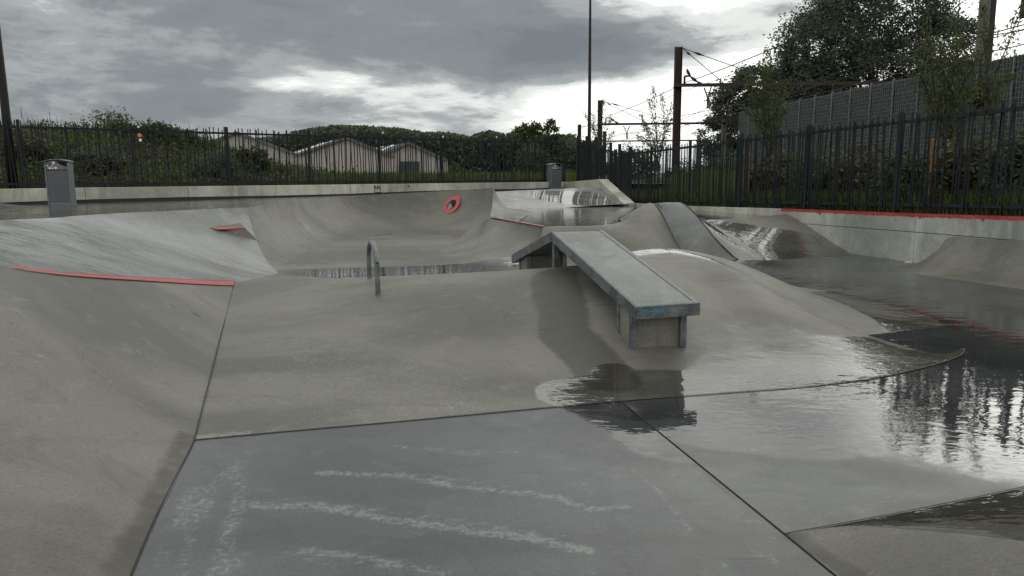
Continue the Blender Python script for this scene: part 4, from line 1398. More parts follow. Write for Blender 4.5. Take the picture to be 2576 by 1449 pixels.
lerp_px = lambda i, i0, v0, i1, v1: v0 + (v1 - v0) * (i - i0) / (i1 - i0)
ltop = [ay(lerp_px(0, 0, 77, 1, 349), 319, 17.49)[2], ay(1370, 359.5, 28.5)[2]]
lbot = [ay(77, 463, 17.49)[2], ay(1370, 454, 28.5)[2]]
yl = [p[1] for p in lpost]
fy = lambda v: (lambda i: float(np.interp(yl[i], [17.49, 28.5], v)) if yl[i] > 17.4 else v[0] + (v[1] - v[0]) * (yl[i] - 17.49) / 11)
back_fence = fence('picket_fence', lpost, lambda i: wtl(yl[i]) + .001, fy(lbot), fy(ltop), [26] * 10 + [11], .021, .075,
                   'long dark picket fence standing on the low back wall', seed=3, lean=.035, tops=(.08, .17))
# stickers on its posts
fl = lambda px, py: apl(px, py, FENCE_L(17.5) + nL * .041, FENCE_L(28) + nL * .041)
for (px, py, m, r) in ((351, 340, 'orange', .055), (353, 352, 'white', .04), (348, 319, 'white', .03), (963, 334, 'white', .035), (1114, 344, 'white', .035), (1249, 345, 'white', .035)):
    p = fl(px, py); mb = MB(); mb.tube([p + nL * .001, p + nL * .003], r, 14); mb.build('sticker', MAT[m], back_fence)

# right fence (2.4 m bays) and the narrow stepped panels up to the corner
rp = [RF(y, .14) for y in (7.9, 10.3, 12.7, 15.1, 17.5, 19.95, 22.3, 24.6)]
yr = [p[1] for p in rp]
rtop_px = {10.3: (2562, 264), 12.7: (2237, 309), 15.1: (2009, 338), 17.5: (1843, 354.5), 19.95: (1719, 368), 22.3: (1625, 381), 24.6: (1550, 391)}
rt_y = sorted(rtop_px); rt_z = [ay(*rtop_px[y], y)[2] for y in rt_y]
rbot_px = {10.3: (2562, 521), 17.5: (1843, 508), 24.6: (1550, 502)}
rb_y = sorted(rbot_px); rb_z = [ay(*rbot_px[y], y)[2] for y in rb_y]
fit_t = np.polyfit(rt_y, rt_z, 1); fit_b = np.polyfit(rb_y, rb_z, 1)
right_fence = fence('picket_fence', rp, lambda i: wtop(yr[i]) - .05, lambda i: float(np.polyval(fit_b, yr[i])), lambda i: float(np.polyval(fit_t, yr[i])), [30] * 7, .019, .080,
                    'dark picket fence along the red-edged retaining wall', seed=8, lean=.022, tops=(.06, .15), rail_w=.045)
step_px = [(1550, 24.6), (1524, 25.5), (1501, 26.3), (1467, 27.7), (1446, 28.7), (1424, 29.7)]
sp_ = [RF(y, .48) for _, y in step_px]
stepped = empty('stepped_fence', tuple(sp_[0]), label='short dark picket fence climbing in steps to the far corner', cat='fence')
pm2 = picket_mesh(.03)
rgs = random.Random(4)
steps_top = [(377, 397), (370, 391), (366, 383), (352, 374), (350, 368)]
for i in range(5):
    a, b = sp_[i], sp_[i + 1]
    d = (b - a); ln = np.linalg.norm(d); d = d / ln; ang = math.atan2(d[1], d[0]); s = V3(-d[1], d[0], 0)
    zt = ay(step_px[i][0], steps_top[i][1] - 4, step_px[i][1])[2]
    zb = ay(step_px[i][0], 470, step_px[i][1])[2]
    mb = MB()
    for zz in (zb + .05, zt):
        mb2 = MB(); mb2.beam(V3(*(a + d * .05)[:2], zz), V3(*(b - d * .05)[:2], zz), .04, .06); mb2.build('rail', MAT['fence'], stepped)
    for j in range(11):
        p = a + (b - a) * (j + .6 + rgs.uniform(-.25, .25)) / 12
        o = bpy.data.objects.new('picket', pm2); COL.objects.link(o); o.parent = stepped
        o.location = local(stepped, V3(*(p + s * .038 * (1 if j % 2 else -1))[:2], zb - .5)); o.scale = (1, 1, zt - zb + .5 + rgs.uniform(.1, .22)); o.rotation_euler = (Matrix.Rotation(ang, 3, 'Z') @ Matrix.Rotation(rgs.gauss(0, .012), 3, 'Y')).to_euler()
for i, p in enumerate(sp_):
    mb = MB(); zt = ay(step_px[i][0], steps_top[min(i, 4)][0] - 8, step_px[i][1])[2]
    mb.box(p[0] - .05, p[1] - .05, .6, p[0] + .05, p[1] + .05, zt); mb.build('post', MAT['fence'], stepped)

# ------------------------------------------------------------------ wire-caged stone wall on the bank
g0, g1 = V3(*ay(2660, 125, 20.3)[:2], 0), V3(*ay(1860, 285, 42)[:2], 0)
gt0, gt1 = ay(2576, 143, 22)[2], ay(1860, 284, 42)[2]
dG = (g1 - g0); GL = np.linalg.norm(dG); dG /= GL; nG = V3(-dG[1], dG[0], 0)
if nG[0] > 0: nG = -nG
gab = empty('caged_stone_wall', tuple(g0), label='long dark stone wall held in pale wire cages on the bank behind the right fence', cat='wall')
NPAN = 15
PL = GL / NPAN
rgn = np.random.default_rng(77)
GH = 4.1
gm = MB()
nx, nz = 18, 44          # stones pressed against the cage: uneven face
uu, vv = np.meshgrid(np.linspace(0, PL - .02, nx), np.linspace(0, GH, nz))
dep_ = rgn.uniform(-.03, .02, uu.shape)
Vq = np.stack([uu, -dep_, vv], -1).reshape(-1, 3)
ii = np.arange(nx * nz).reshape(nz, nx)
Fq = [tuple(map(int, f)) for f in np.stack([ii[:-1, :-1], ii[:-1, 1:], ii[1:, 1:], ii[1:, :-1]], -1).reshape(-1, 4)]
gm.add(Vq, Fq); gm.box(0, .03, 0, PL - .02, .45, GH)
stone_me = mesh_np('stone_fill', gm.v, gm.f); stone_me.materials.append(MAT['mesh_dark'])
wm_ = MB()
for k in range(12):
    x = .02 + (PL - .06) * k / 11; wm_.box(x - .005, -.051, 0, x + .005, -.0445, GH + .02)
for k in range(29):
    z = .03 + GH * k / 28.5; wm_.box(.01, -.044, z - .005, PL - .03, -.0375, z + .005)
wire_me = mesh_np('wire_grid', wm_.v, wm_.f); wire_me.materials.append(MAT['mesh_wire'])
rod = MB(); rod.tube([(0, -.058, 0), (0, -.058, GH + .03), (.01, -.03, GH + .07), (.03, .02, GH + .05), (.035, .03, GH - .04)], .018, 6)
rod_me = mesh_np('edge_rod', rod.v, rod.f, True); rod_me.materials.append(MAT['mesh_wire'])
angG = math.atan2(dG[1], dG[0])
for i in range(NPAN):
    zt = gt0 + (gt1 - gt0) * (i + .5) / NPAN - GH
    base = g0 + dG * PL * i
    c = bpy.data.objects.new('stone_cage', stone_me); COL.objects.link(c); c.parent = gab
    c.location = local(gab, V3(base[0], base[1], zt)); c.rotation_euler = (0, 0, angG)
    # the face must look towards the park
    flip = 1 if nG @ V3(math.sin(angG), -math.cos(angG), 0) > 0 else -1
    c.scale = (1, flip, 1)
    for nm, mm in (('wire_grid', wire_me), ('edge_rod', rod_me)):
        q = bpy.data.objects.new(nm, mm); COL.objects.link(q); q.parent = c

# ------------------------------------------------------------------ stakes for the young trees
def stake(px, top, bot, y, w, label, tie=None):
    a, b = pxm(px[1], bot, y), pxm(px[0], top, y)
    t = empty('tree_stake', tuple(a), label=label, cat='stake')
    mb = MB(); r = w * y / F_PX / 2
    mb.tube([a, .5 * (a + b), b - V3(0, 0, r * .5), b], [r, r, r, r * .6], 10); mb.build('pole', MAT['stake'], t)
    if tie is not None:
        e = pxm(tie[0], tie[1], y); s = pxm(px[0], tie[1], y)
        mb = MB(); mb.tube([s - V3(0, r + .004, 0), e - V3(0, r, 0)], .012, 6); mb.tube([s - V3(0, 0, .012), s + V3(0, 0, .012)], r + .004, 10); mb.build('tie_strap', MAT['black'], t)


stake((2349, 2341), 349, 500, 12.4, 13, 'thick orange-brown timber stake with a black strap, nearest to the camera', (2384, 370))
stake((2386, 2372), 352, 495, 12.9, 7, 'thin grey-brown stake tied to the thick timber stake', None)
stake((1886, 1879), 380, 482, 17.6, 8, 'orange-brown stake farther along the fence under the pale sapling', (1900, 405))

# ------------------------------------------------------------------ lamp poles
b = pxm(35, 471, 17.6)
t = empty('lamp_pole', (b[0], b[1], 1.1), label='thick dark tapered lamp pole at the left edge by the first bin', cat='lamp pole')
mb = MB(); mb.tube([(b[0], b[1], z) for z in (1.1, 3, 5, 7.5, 10.5)], [.105, .092, .078, .062, .04], 14); mb.build('shaft', MAT['pole'], t, smooth=True)
mb = MB(); mb.tube([(b[0], b[1], 1.1), (b[0], b[1], 1.16)], .15, 14); mb.build('base_plate', MAT['pole'], t)
b = pxm(1482, 380, 38)
t = empty('lamp_pole', (b[0], b[1], 1.1), label='very tall thin dark pole rising out of the picture in the middle', cat='lamp pole')
mb = MB(); mb.tube([(b[0], b[1], z) for z in (1.1, 4, 7, 10, 13)], [.098, .088, .074, .056, .04], 12); mb.build('shaft', MAT['pole'], t, smooth=True)
mb = MB(); mb.tube([(b[0], b[1], 1.1), (b[0], b[1], 1.16)], .16, 14); mb.build('base_plate', MAT['pole'], t)

# ------------------------------------------------------------------ railway masts, portals and wires
def hbeam(mb, p, q, w, tk=.016):
    p, q = V3(*p), V3(*q)
    mb.beam(p + V3(-w / 2 + tk / 2, 0, 0), q + V3(-w / 2 + tk / 2, 0, 0), w * .8, tk, (1, 0, 0)) if False else None
    h = w / 2
    for x0, x1, y0, y1 in ((-h, -h + tk * 1.6, -h, h), (h - tk * 1.6, h, -h, h), (-h + tk * 1.6, h - tk * 1.6, -tk, tk)):
        mb.hexa([(p[0] + x0, p[1] + y0, p[2]), (p[0] + x1, p[1] + y0, p[2]), (p[0] + x1, p[1] + y1, p[2]), (p[0] + x0, p[1] + y1, p[2]),
                 (q[0] + x0, q[1] + y0, q[2]), (q[0] + x1, q[1] + y0, q[2]), (q[0] + x1, q[1] + y1, q[2]), (q[0] + x0, q[1] + y1, q[2])])


TS = 1.94


def portal(px, top, y, wpx, beam_py, right_px, right_top, label, stays=True, arm=True, vdrops=(), arm2=None):
    y = y * TS; k = y / F_PX
    base = pxm(px, 440, y); topz = pxm(px, top, y)[2]; bz = pxm(px, beam_py, y)[2]
    t = empty('catenary_portal', (base[0], y, 1.0), label=label, cat='railway mast')
    mb = MB(); hbeam(mb, (base[0], y, 1.0), (base[0], y, topz), wpx * k); mb.build('mast', MAT['mast'], t)
    mb = MB(); w = wpx * k
    mb.box(base[0] - w * .62, y - w * .62, bz - .07, base[0] + w * .62, y + w * .62, bz - .02); mb.build('clamp', MAT['mast'], t)
    rx = pxm(right_px, beam_py, y)[0]
    mb = MB(); mb.beam((base[0] - w * .7, y - w * .75, bz + .03), (rx, y - w * .75, bz + .08), .20, .25); mb.build('cross_beam', MAT['mast'], t)
    rm = MB(); rz = pxm(right_px, right_top, y)[2]
    rm.box(rx - .26, y - .26, 1.0, rx + .26, y + .26, rz); rm.build('support_post', MAT['mastgrey'], t)
    if stays:
        for tx, ty in stays:
            e = pxm(tx, ty, y); s = V3(base[0] + w * .5, y, topz - .08)
            mb = MB(); mb.tube([s, e], .030, 5); m1 = s + (e - s) * .10; m2 = s + (e - s) * .19
            mb.tube([m1, .5 * (m1 + m2), m2], [.04, .10, .04], 6)
            mb.build('stay', MAT['wire'], t)
    if arm:
        mb = MB(); c = [pxm(x, z_, y) for x, z_ in arm]
        for a_, b_ in zip(c[:-1], c[1:]): mb.beam(a_, b_, .14, .14, (0, 1, 0))
        mb.build('bracket', MAT['mast'], t)
        mb = MB(); e = c[-1]; mb.tube([e, e + V3(.36, 0, -.28), e + V3(.6, 0, -.44), e + V3(.84, 0, -.6), e + V3(1.24, 0, -.80)], [.04, .14, .06, .14, .06], 8); mb.build('insulator', MAT['wire'], t)
    for vx in vdrops:
        mb = MB(); a1, a2, b1, b2, lo1 = [pxm(x, z_, y) for x, z_ in vx]
        off = V3(0, -w * .75, 0)
        mb.tube([a1 + off, b1 + off, lo1 + off], .054, 6); mb.tube([a2 + off, b2 + off, lo1 + off + V3(.14, 0, 0)], .054, 6); mb.beam(.5 * (a1 + b1) + off, .5 * (a2 + b2) + off, .06, .06, (0, 1, 0)); mb.build('hanger', MAT['wire'], t)
    return t


P1 = portal(1699, 118, 31, 16.5, 217, 2240, 212, 'tall rusty mast in the middle distance carrying a long cross beam to the trees', [(1826, 214), (2000, 222)],
            [(1712, 217), (1722, 210), (1722, 192), (1735, 191)], [[(1768, 222), (1785, 222), (1776, 245), (1779, 245), (1776, 272)], [(2087, 220), (2112, 220), (2094, 240), (2107, 240), (2097, 262)]])
portal(1508, 252, 47, 11, 314, 1822, 300, 'second rusty mast, next behind the tall pole, with a cross beam', [(1633, 312), (1740, 318)],
       [(1518, 314), (1524, 308), (1524, 297), (1534, 296)], [[(1567, 317), (1583, 317), (1574, 332), (1577, 332), (1575, 350)]])
portal(1520, 330, 74, 8, 356, 1757, 340, 'farthest low portal seen just above the right fence', False, [(1606, 356), (1606, 345), (1615, 344)], [[(1568, 358), (1582, 358), (1574, 368), (1577, 368), (1575, 378)]])
b = pxm(1457, 440, 110); mb = MB()
t = empty('railway_mast', (b[0], b[1], 1.0), label='small plain mast between the wood and the tall middle pole', cat='railway mast')
hbeam(mb, (b[0], b[1], 1.0), (b[0], b[1], pxm(1457, 313, 110)[2]), .5); mb.build('mast', MAT['mast'], t)
mb = MB(); zt_ = pxm(1457, 317, 110)[2]; mb.beam((b[0], b[1] - .2, zt_), (b[0] + .9, b[1] - .2, zt_ - .12), .06, .06); mb.build('bracket', MAT['mast'], t)
for nm_, px, top_, y, w_, lb in (('railway_mast', 2469, -120, 30, 34, 'big grey concrete mast cut off by the top edge, rising behind the stone wall'),):
    b = pxm(px, 200, y); w = w_ * y / F_PX
    t = empty(nm_, (b[0], b[1], 1.2), label=lb, cat='railway mast')
    z1 = pxm(px, top_, y)[2]
    mb = MB(); mb.hexa([(b[0] - w / 2, y - .16, 1.2), (b[0] + w * .02, y - .16, 1.2), (b[0] + w * .02, y + .16, 1.2), (b[0] - w / 2, y + .16, 1.2), (b[0] - w / 2 + .02, y - .16, z1), (b[0] + w * .02, y - .16, z1), (b[0] + w * .02, y + .16, z1), (b[0] - w / 2 + .02, y + .16, z1)])
    mb.build('shaft', MAT['mastgrey'], t, bevel=.01)
    mb = MB(); mb.box(b[0] + w * .02 + .002, y - .10, 1.2, b[0] + w / 2, y + .14, z1); mb.build('steel_flange', MAT['mast'], t)
    mb = MB(); mb.beam((b[0], y, z1 - .6), (b[0] + 3.2, y, z1 - .5), .12, .14); mb.build('cross_arm', MAT['mast'], t)
    # drop arm seen at the upper right corner
    e = pxm(2571, 42, y)
    mb = MB(); mb.box(e[0] - .06, y - .06, e[2], e[0] + .06, y + .06, z1 - .62); mb.box(e[0] - .13, y - .08, e[2] - .05, e[0] + .13, y + .08, e[2] - .002); mb.build('drop_arm', MAT['mast'], t)

# wires run along the track, through the portals
trk = V3((pxm(1508, 400, 47) - pxm(1699, 400, 31))[0] / 16, 1, 0)      # per metre of depth


def wire(px, py, label, sag=.25, r=.014, y0=8, y1=74, rise=0.0):
    a = pxm(px, py, 31 * TS)
    knots = [y0 * TS, 16.4 * TS, 31 * TS, 47 * TS, 74 * TS]
    pts = []
    for ya, yb in zip(knots[:-1], knots[1:]):
        for f in np.linspace(0, 1, 9)[:-1]:
            y = ya + (yb - ya) * f
            p = a + trk * (y - 31 * TS); p[2] = a[2] - (y - 31 * TS) * .010 + rise * (y - 31) - sag * TS * 4 * f * (1 - f)
            pts.append(p)
    mb = MB(); mb.tube(pts, r * 1.8, 5)
    mb.build('overhead_wire', MAT['wire'], None, label=label, cat='cable', group='overhead railway wires')


wire(1728, 206, 'uppermost bold overhead wire, fixed to the bracket of the tall rusty mast', .10, .017)
wire(1712, 230, 'overhead wire passing just below the cross beam beside the tall rusty mast', .12, .010)
wire(1778, 272, 'overhead wire carried by the V-shaped hanger of the tall mast portal', .3, .012)
wire(1779, 300, 'contact wire running low under the V-shaped hanger', .06, .012)
wire(1712, 292, 'low overhead wire crossing the tall rusty mast at half height', .12, .012)
wire(2098, 262, 'overhead wire on the second track, seen against the huge dark tree', .3, .012)
wire(2099, 292, 'contact wire of the second track, lowest before the huge dark tree', .06, .012)
wire(1950, 238, 'thin feeder wire between the two tracks, below the long cross beam', .1, .010)
# droppers between carrier and contact wire
for px, y_lo in ((1778, 300),):
    pass

# bird on the mast bracket
bp = pxm(1731, 191, 31 * TS)
bird = empty('bird', (bp[0], bp[1], bp[2] + .04), label='small dark bird perched on the bracket of the tall rusty mast', cat='bird')
mb = MB(); q = bp + V3(0, 0, .05)
mb.tube([q + V3(.22, 0, -.05), q + V3(.10, 0, .09), q + V3(0, 0, .2), q + V3(-.07, 0, .34), q + V3(-.09, 0, .44), q + V3(-.17, 0, .44)], [.02, .085, .125, .10, .075, .01], 10)
mb.build('body', MAT['black'], bird, smooth=True)
mb = MB(); mb.tube([q + V3(0, .03, .10), q + V3(0, .03, -.03)], .014, 5); mb.tube([q + V3(0, -.03, .10), q + V3(0, -.03, -.03)], .014, 5); mb.build('leg', MAT['black'], bird)

# ------------------------------------------------------------------ gabled sheds in the meadow
shed = empty('gabled_shed', tuple(pxm(870, 446, 80)), label='row of joined pinkish block sheds with three gables beyond the fence', cat='building')
YS = 80
def gable(pts, y, name='gable_wall', thick=.3):
    P = [pxm(x, yy, y) for x, yy in pts]
    for p in P: p[1] = y
    n = len(P)
    mb = MB()
    mb.add(P + [p + V3(-.08, thick, 0) for p in P], [tuple(range(n)), tuple(range(2 * n - 1, n - 1, -1))] + [(i, (i + 1) % n, (i + 1) % n + n, i + n) for i in range(n)])
    return mb.build(name, MAT['brick'], shed), P


g_defs = [([(430, 450), (750, 450), (750, 391), (598, 335), (430, 398)], 80.4, 598, 335, (430, 398), (750, 391)),
          ([(750.5, 450), (995, 450), (995, 397), (873, 349), (750.5, 391)], 80.0, 873, 349, (750, 391), (995, 397)),
          ([(975, 450), (1127, 449), (1126, 405), (1028, 362), (975, 386)], 84.0, 1028, 362, (975, 386), (1126, 405))]
for pts, y, rx_, ry_, le, re in g_defs:
    gable(pts, y)
    pk, l_, r_ = pxm(rx_, ry_, y), pxm(*le, y), pxm(*re, y)
    back = V3(-9, 20, 0)
    for (e, nm_) in ((l_, 'roof_slope'), (r_, 'roof_slope')):
        mb = MB(); up = V3(0, 0, .12); fo = V3(0, -.35, 0)
        o_ = (e - pk) * .015
        mb.hexa([pk + fo + V3(0, 0, .02), e + fo + V3(0, 0, .02), e + back + V3(0, 0, .02), pk + back + V3(0, 0, .02), pk + fo + up, e + fo + up, e + back + up, pk + back + up])
        rf = mb.build(nm_, MAT['roof'], shed)
        mb = MB(); mb.beam(pk + V3(0, -.38, .08), e + V3(0, -.38, .08), .05, .24); mb.build('verge_board', MAT['mastgrey'], shed)
        if nm_ and e is l_ and rx_ > 600:
            for f in ((.22, .30), (.46, .54)):
                mb = MB()
                a0, a1 = pk + (e - pk) * .08, pk + (e - pk) * .9
                q = [a0 + back * f[0], a1 + back * f[0], a1 + back * f[1], a0 + back * f[1]]
                mb.hexa([v + V3(0, 0, .123) for v in q] + [v + V3(0, 0, .2) for v in q]); mb.build('roof_light', MAT['sky_light'], shed)
for (x, t_, y) in ((612, 345, 80.3), (748, 395, 79.9), (841, 400, 79.8), (988, 400, 79.8)):
    a, b2 = pxm(x, 448, y), pxm(x, t_, y); mb = MB(); mb.beam(a, b2, .14, .10, (0, 1, 0)); mb.build('pilaster', MAT['brick'], shed)
# door of the third gable
c = [pxm(x, y_, 83.9) for x, y_ in ((1005, 448), (1055, 448), (1055, 406), (1005, 406))]
mb = MB(); mb.hexa([c[0] + V3(0, -.02, 0), c[1] + V3(0, -.02, 0), c[1] + V3(0, .09, 0), c[0] + V3(0, .09, 0), c[3] + V3(0, -.02, 0), c[2] + V3(0, -.02, 0), c[2] + V3(0, .09, 0), c[3] + V3(0, .09, 0)])
dr = mb.build('door', MAT['door'], shed)
mb = MB(); mb.beam(c[3] + V3(-.3, -.1, .1), c[2] + V3(.3, -.1, .1), .14, .3); mb.build('door_track', MAT['mastgrey'], dr)

# ------------------------------------------------------------------ litter bins
def bin_(px, py, z, rz, label, lean_stickers=True):
    b = az(px, py, z)
    t = empty('litter_bin', (b[0], b[1], z), rz, label=label, cat='litter bin', group='litter bins by the back wall')
    w, d, h = .445, .34, .765

    def part(mb, name, mat, par=t, **kw):
        me = mesh_np(name, mb.v, mb.f)
        if kw.get('bevel'):
            bm = bmesh.new(); bm.from_mesh(me); bmesh.ops.bevel(bm, geom=bm.edges[:], offset=kw['bevel'], segments=2, profile=.5, affect='EDGES'); bm.to_mesh(me); bm.free()
        return link(name, me, MAT[mat], par)
    mb = MB(); mb.box(-w / 2 + .03, -d / 2 + .02, .10, w / 2 - .03, d / 2 - .02, h - .02); body = part(mb, 'body', 'bin')
    mb = MB()
    for k in range(19):
        x = -w / 2 + .045 + (w - .09) * k / 18; mb.box(x - .006, -d / 2 + .008, .11, x + .006, -d / 2 + .0195, h - .03)
    rib = part(mb, 'ribbing', 'bin', body); rib['kind'] = 'stuff'
    mb = MB(); mb.box(-w / 2 + .03, -d / 2 + .01, 0, w / 2 - .03, d / 2 - .02, .095); part(mb, 'plinth', 'bin')
    for s in (-1, 1):
        mb = MB(); x = s * (w / 2 - .012); mb.box(x - .016, -d / 2, 0, x + .016, d / 2, h + .155); part(mb, 'side_panel', 'bin', bevel=.004)
    # header plate with the swooping cut of the mouth, dark chamber behind it
    hz = h + .005
    cut = [(w / 2 - .03, .055), (.13, .075), (.06, .11), (.02, .15), (-.02, .185)]
    top = [(-.02, .185), (-.12, .175), (-w / 2 + .03, .15)]
    poly = [(-w / 2 + .03, 0), (w / 2 - .03, 0)] + cut + top[1:]
    n = len(poly); mb = MB()
    mb.add([(x, -d / 2 + .012, hz + z_) for x, z_ in poly] + [(x, -d / 2 + .024, hz + z_) for x, z_ in poly], [tuple(range(n)), tuple(range(2 * n - 1, n - 1, -1))] + [(i, (i + 1) % n, (i + 1) % n + n, i + n) for i in range(n)])
    head = part(mb, 'header_plate', 'bin')
    mb = MB(); mb.box(-w / 2 + .03, -d / 2 + .05, hz, w / 2 - .03, d / 2 - .03, hz + .165); part(mb, 'mouth', 'bindark')
    # curved lid
    mb = MB(); xs = np.linspace(-w / 2 - .03, w / 2 + .03, 15)
    zz = [hz + .150 + .055 * math.cos(x / (w / 2 + .03) * 1.45) for x in xs]
    V = [(x, y_, z_ + o_) for o_ in (0, .014) for y_ in (-d / 2 - .03, d / 2 + .02) for x, z_ in zip(xs, zz)]
    F = []
    for i in range(14):
        F += [(i, i + 1, 15 + i + 1, 15 + i), (30 + i, 45 + i, 45 + i + 1, 30 + i + 1), (i, 30 + i, 30 + i + 1, i + 1), (15 + i, 15 + i + 1, 45 + i + 1, 45 + i)]
    F += [(0, 15, 45, 30), (14, 44, 59, 29)]
    mb.add(V, F); part(mb, 'lid', 'binlid')
    # stickers on the header
    rr2 = random.Random(int(px))
    for x, z_, r, m in ((-.075, .075, .024, 'red'), (-.075, .075, .013, 'white'), (-.13, .03, .022, 'white'), (-.02, .035, .026, 'white'), (-.05, .14, .030, 'white'), (-.08, .028, .016, 'white'), (-.17, .08, .014, 'white'), (.03, .08, .011, 'orange'), (.03, .03, .012, 'orange'), (-.12, .115, .014, 'black'), (.15, .025, .010, 'black'), (.2, .03, .012, 'white')):
        mb = MB(); y_ = -d / 2 + .0115 - (.002 if r < .02 else 0); mb.tube([(x, y_, hz + z_), (x, y_ - .0012, hz + z_)], r, 12); part(mb, 'sticker', m, head)
    return t


bin_(158, 519, DECK - .012, .28, 'grey ribbed litter bin, stickered, standing in the pool on the left deck')
bin_(1394, 476.5, DECK - .012, .5, 'far grey litter bin with scratched lid by the corner of the back wall')

# ------------------------------------------------------------------ red ring round the pipe mouth in the bowl wall
hc = hit(1138, 518); hx = hit(1150, 518); hy = hit(1138, 505)
nn = np.cross(hx - hc, hy - hc); nn /= np.linalg.norm(nn)
if nn @ (CAM - hc) < 0: nn = -nn
ex = np.cross((0, 0, 1), nn); ex /= np.linalg.norm(ex); ey = np.cross(nn, ex) * 1.3
ring = empty('pipe_mouth', tuple(hc), label='red painted ring round a pipe hole in the bowl wall', cat='pipe')
rxr, ryr = .150, .165


def annulus(r0, r1, off, n=40):
    a = np.linspace(0, 2 * math.pi, n, endpoint=False)
    V = [hc + nn * off + r * (ex * math.cos(t_) + ey * math.sin(t_)) for r in (r0, r1) for t_ in a]
    return V, [(i, (i + 1) % n, n + (i + 1) % n, n + i) for i in range(n)]


mb = MB(); V, Fr = annulus(.135, .240, .05); mb.add(V, Fr)
a = np.linspace(0, 2 * math.pi, 40, endpoint=False)
V = [hc + nn * o_ + .240 * (ex * math.cos(t_) + ey * math.sin(t_)) for o_ in (.05, -.06) for t_ in a]
mb.add(V, [(i, 40 + i, 40 + (i + 1) % 40, (i + 1) % 40) for i in range(40)])
mb.build('red_ring', MAT['red'], ring, smooth=False)
mb = MB(); V = [hc + nn * o_ + .135 * (ex * math.cos(t_) + ey * math.sin(t_)) for o_ in (.05, .040) for t_ in a]
mb.add(V, [(i, 40 + i, 40 + (i + 1) % 40, (i + 1) % 40) for i in range(40)])
V = [hc + nn * .040 + .135 * (ex * math.cos(t_) + ey * math.sin(t_)) for t_ in a]
mb.add(V, [tuple(range(40))])
mb.build('pipe_opening', MAT['bindark'], ring)
mb = MB(); V = [hc + nn * .042 + .115 * (ex * math.cos(t_) * .8 + ey * math.sin(t_)) - ex * .02 - ey * .012 for t_ in np.linspace(math.pi * .75, math.pi * 1.85, 24)]
mb.add(V, [tuple(range(24))]); zero_attr(mb.build('pipe_lining', MAT['pier'], ring))

# ------------------------------------------------------------------ painted lips
def band_between(name, up, dn, mat, lift, parent=None, n=80, **kw):
    U_, D_ = resample(up, n), resample(dn, n)
    nrm_ = V3(0, -.35, 1) * lift
    return link(name, grid_mesh(name, np.stack([D_ + nrm_, U_ + nrm_]), False), mat, parent, **kw)


lips = empty('painted_lip', tuple(J), label='long red painted lip edging the left bank', cat='painted edge')
ntop = int(np.argmin(np.linalg.norm(bankL[-1] - L_end, axis=1)))
ups, dns = [], []
for j in range(ntop + 1):
    T_ = bankL[-1, j]
    col = bankL[::-1, j]
    f = 1 - j / ntop
    want = project(T_)[1] + 1.2 + 9.5 * f ** .6
    ys_ = np.array([project(p)[1] for p in col])
    i_ = int(np.argmax(ys_ > want)) or 1
    t_ = (want - ys_[i_ - 1]) / (ys_[i_] - ys_[i_ - 1])
    dns.append(col[i_ - 1] + (col[i_] - col[i_ - 1]) * min(1, max(0, t_)))
    ups.append(T_)
lift = V3(.004, -.006, .012)
link('red_band', grid_mesh('red_band', local(lips, np.stack([np.array(dns) + lift, .5 * (np.array(dns) + np.array(ups)) + lift, np.array(ups) + lift, np.array(ups) + lift + V3(0, .03, .002)])), False), MAT['red'], lips)
lip2 = empty('painted_lip', tuple(S0), label='thin faded red strip on the platform edge above the bowl', cat='painted edge')
ribbon('red_band', [S0 + V3(0, -.01, 0), S1 + V3(0, -.01, 0)], .075, MAT['red'], .010, lip2, 40)
# wedge-shaped ledge on the hip with its red nose
wa, wb = hit(525, 572), hit(614, 571)
we = hit(655, 612); wf = hit(590, 592)
wedge = empty('hip_wedge', tuple(wb), label='small concrete wedge with a red top edge on the bowl hip', cat='ledge')
k = (CAM - wb) / np.linalg.norm(CAM - wb)
out_ = wb + k * .10 + V3(0, 0, .0)
mb = MB(); A_, B_, C_, D_ = wa, wb + k * .16, we, wf
top_b = hit(606, 561)
mb.add([wa, wb + k * .32 + V3(0, 0, -.012), we, top_b, wf], [(0, 1, 3), (1, 2, 3), (0, 4, 1), (4, 2, 1)])
zero_attr(mb.build('wedge_body', MAT['bowl'], wedge))
mb = MB()
p0, p1, p2 = wa, wb + k * .32 + V3(0, 0, -.012), wb + k * .31 + V3(0, 0, -.085)
mb.add([p0 + k * .012, hit(550, 577) + k * .10, p2 + k * .012, p1 + k * .012], [(0, 1, 2, 3)])
mb.add([p1 + k * .012, p2 + k * .012, p2 + (we - p1) * .09 + k * .012, p1 + (we - p1) * .09 + k * .012], [(0, 1, 2, 3)])
mb.build('red_band', MAT['red'], wedge)

# ------------------------------------------------------------------ bent pipe hoop on the bank
f0 = hit(951, 742); r0_ = f0 + V3(-.10, .82, 0)
bz_ = [p for p in [hit(930, 700)]][0]
r0_ = bz_
topm = apl(938, 613, f0, r0_)
mb_pts = []
zt = topm[2]
d_ = r0_ - f0; d_[2] = 0
span = np.linalg.norm(d_); d_ /= span
rbend = span / 2
hoop = empty('grind_hoop', tuple(f0), label='bent galvanised pipe hoop standing on the bank near its crest', cat='rail')
path = [f0 - V3(0, 0, .04), f0 + V3(0, 0, (zt - f0[2]) * .45)]
hcurve = (zt - f0[2]) * .42
for a_ in np.linspace(0, math.pi, 15):
    c_ = .5 * (f0 + r0_); c_ = V3(c_[0], c_[1], zt - hcurve)
    path.append(c_ + d_ * (-math.cos(a_)) * rbend + V3(0, 0, math.sin(a_) * hcurve))
path += [r0_ - V3(0, 0, .06)]
mb = MB(); mb.tube(resample(path, 60), .026, 14); mb.build('pipe', MAT['galv'], hoop, smooth=True)
hp = apl(957, 661, f0, r0_)
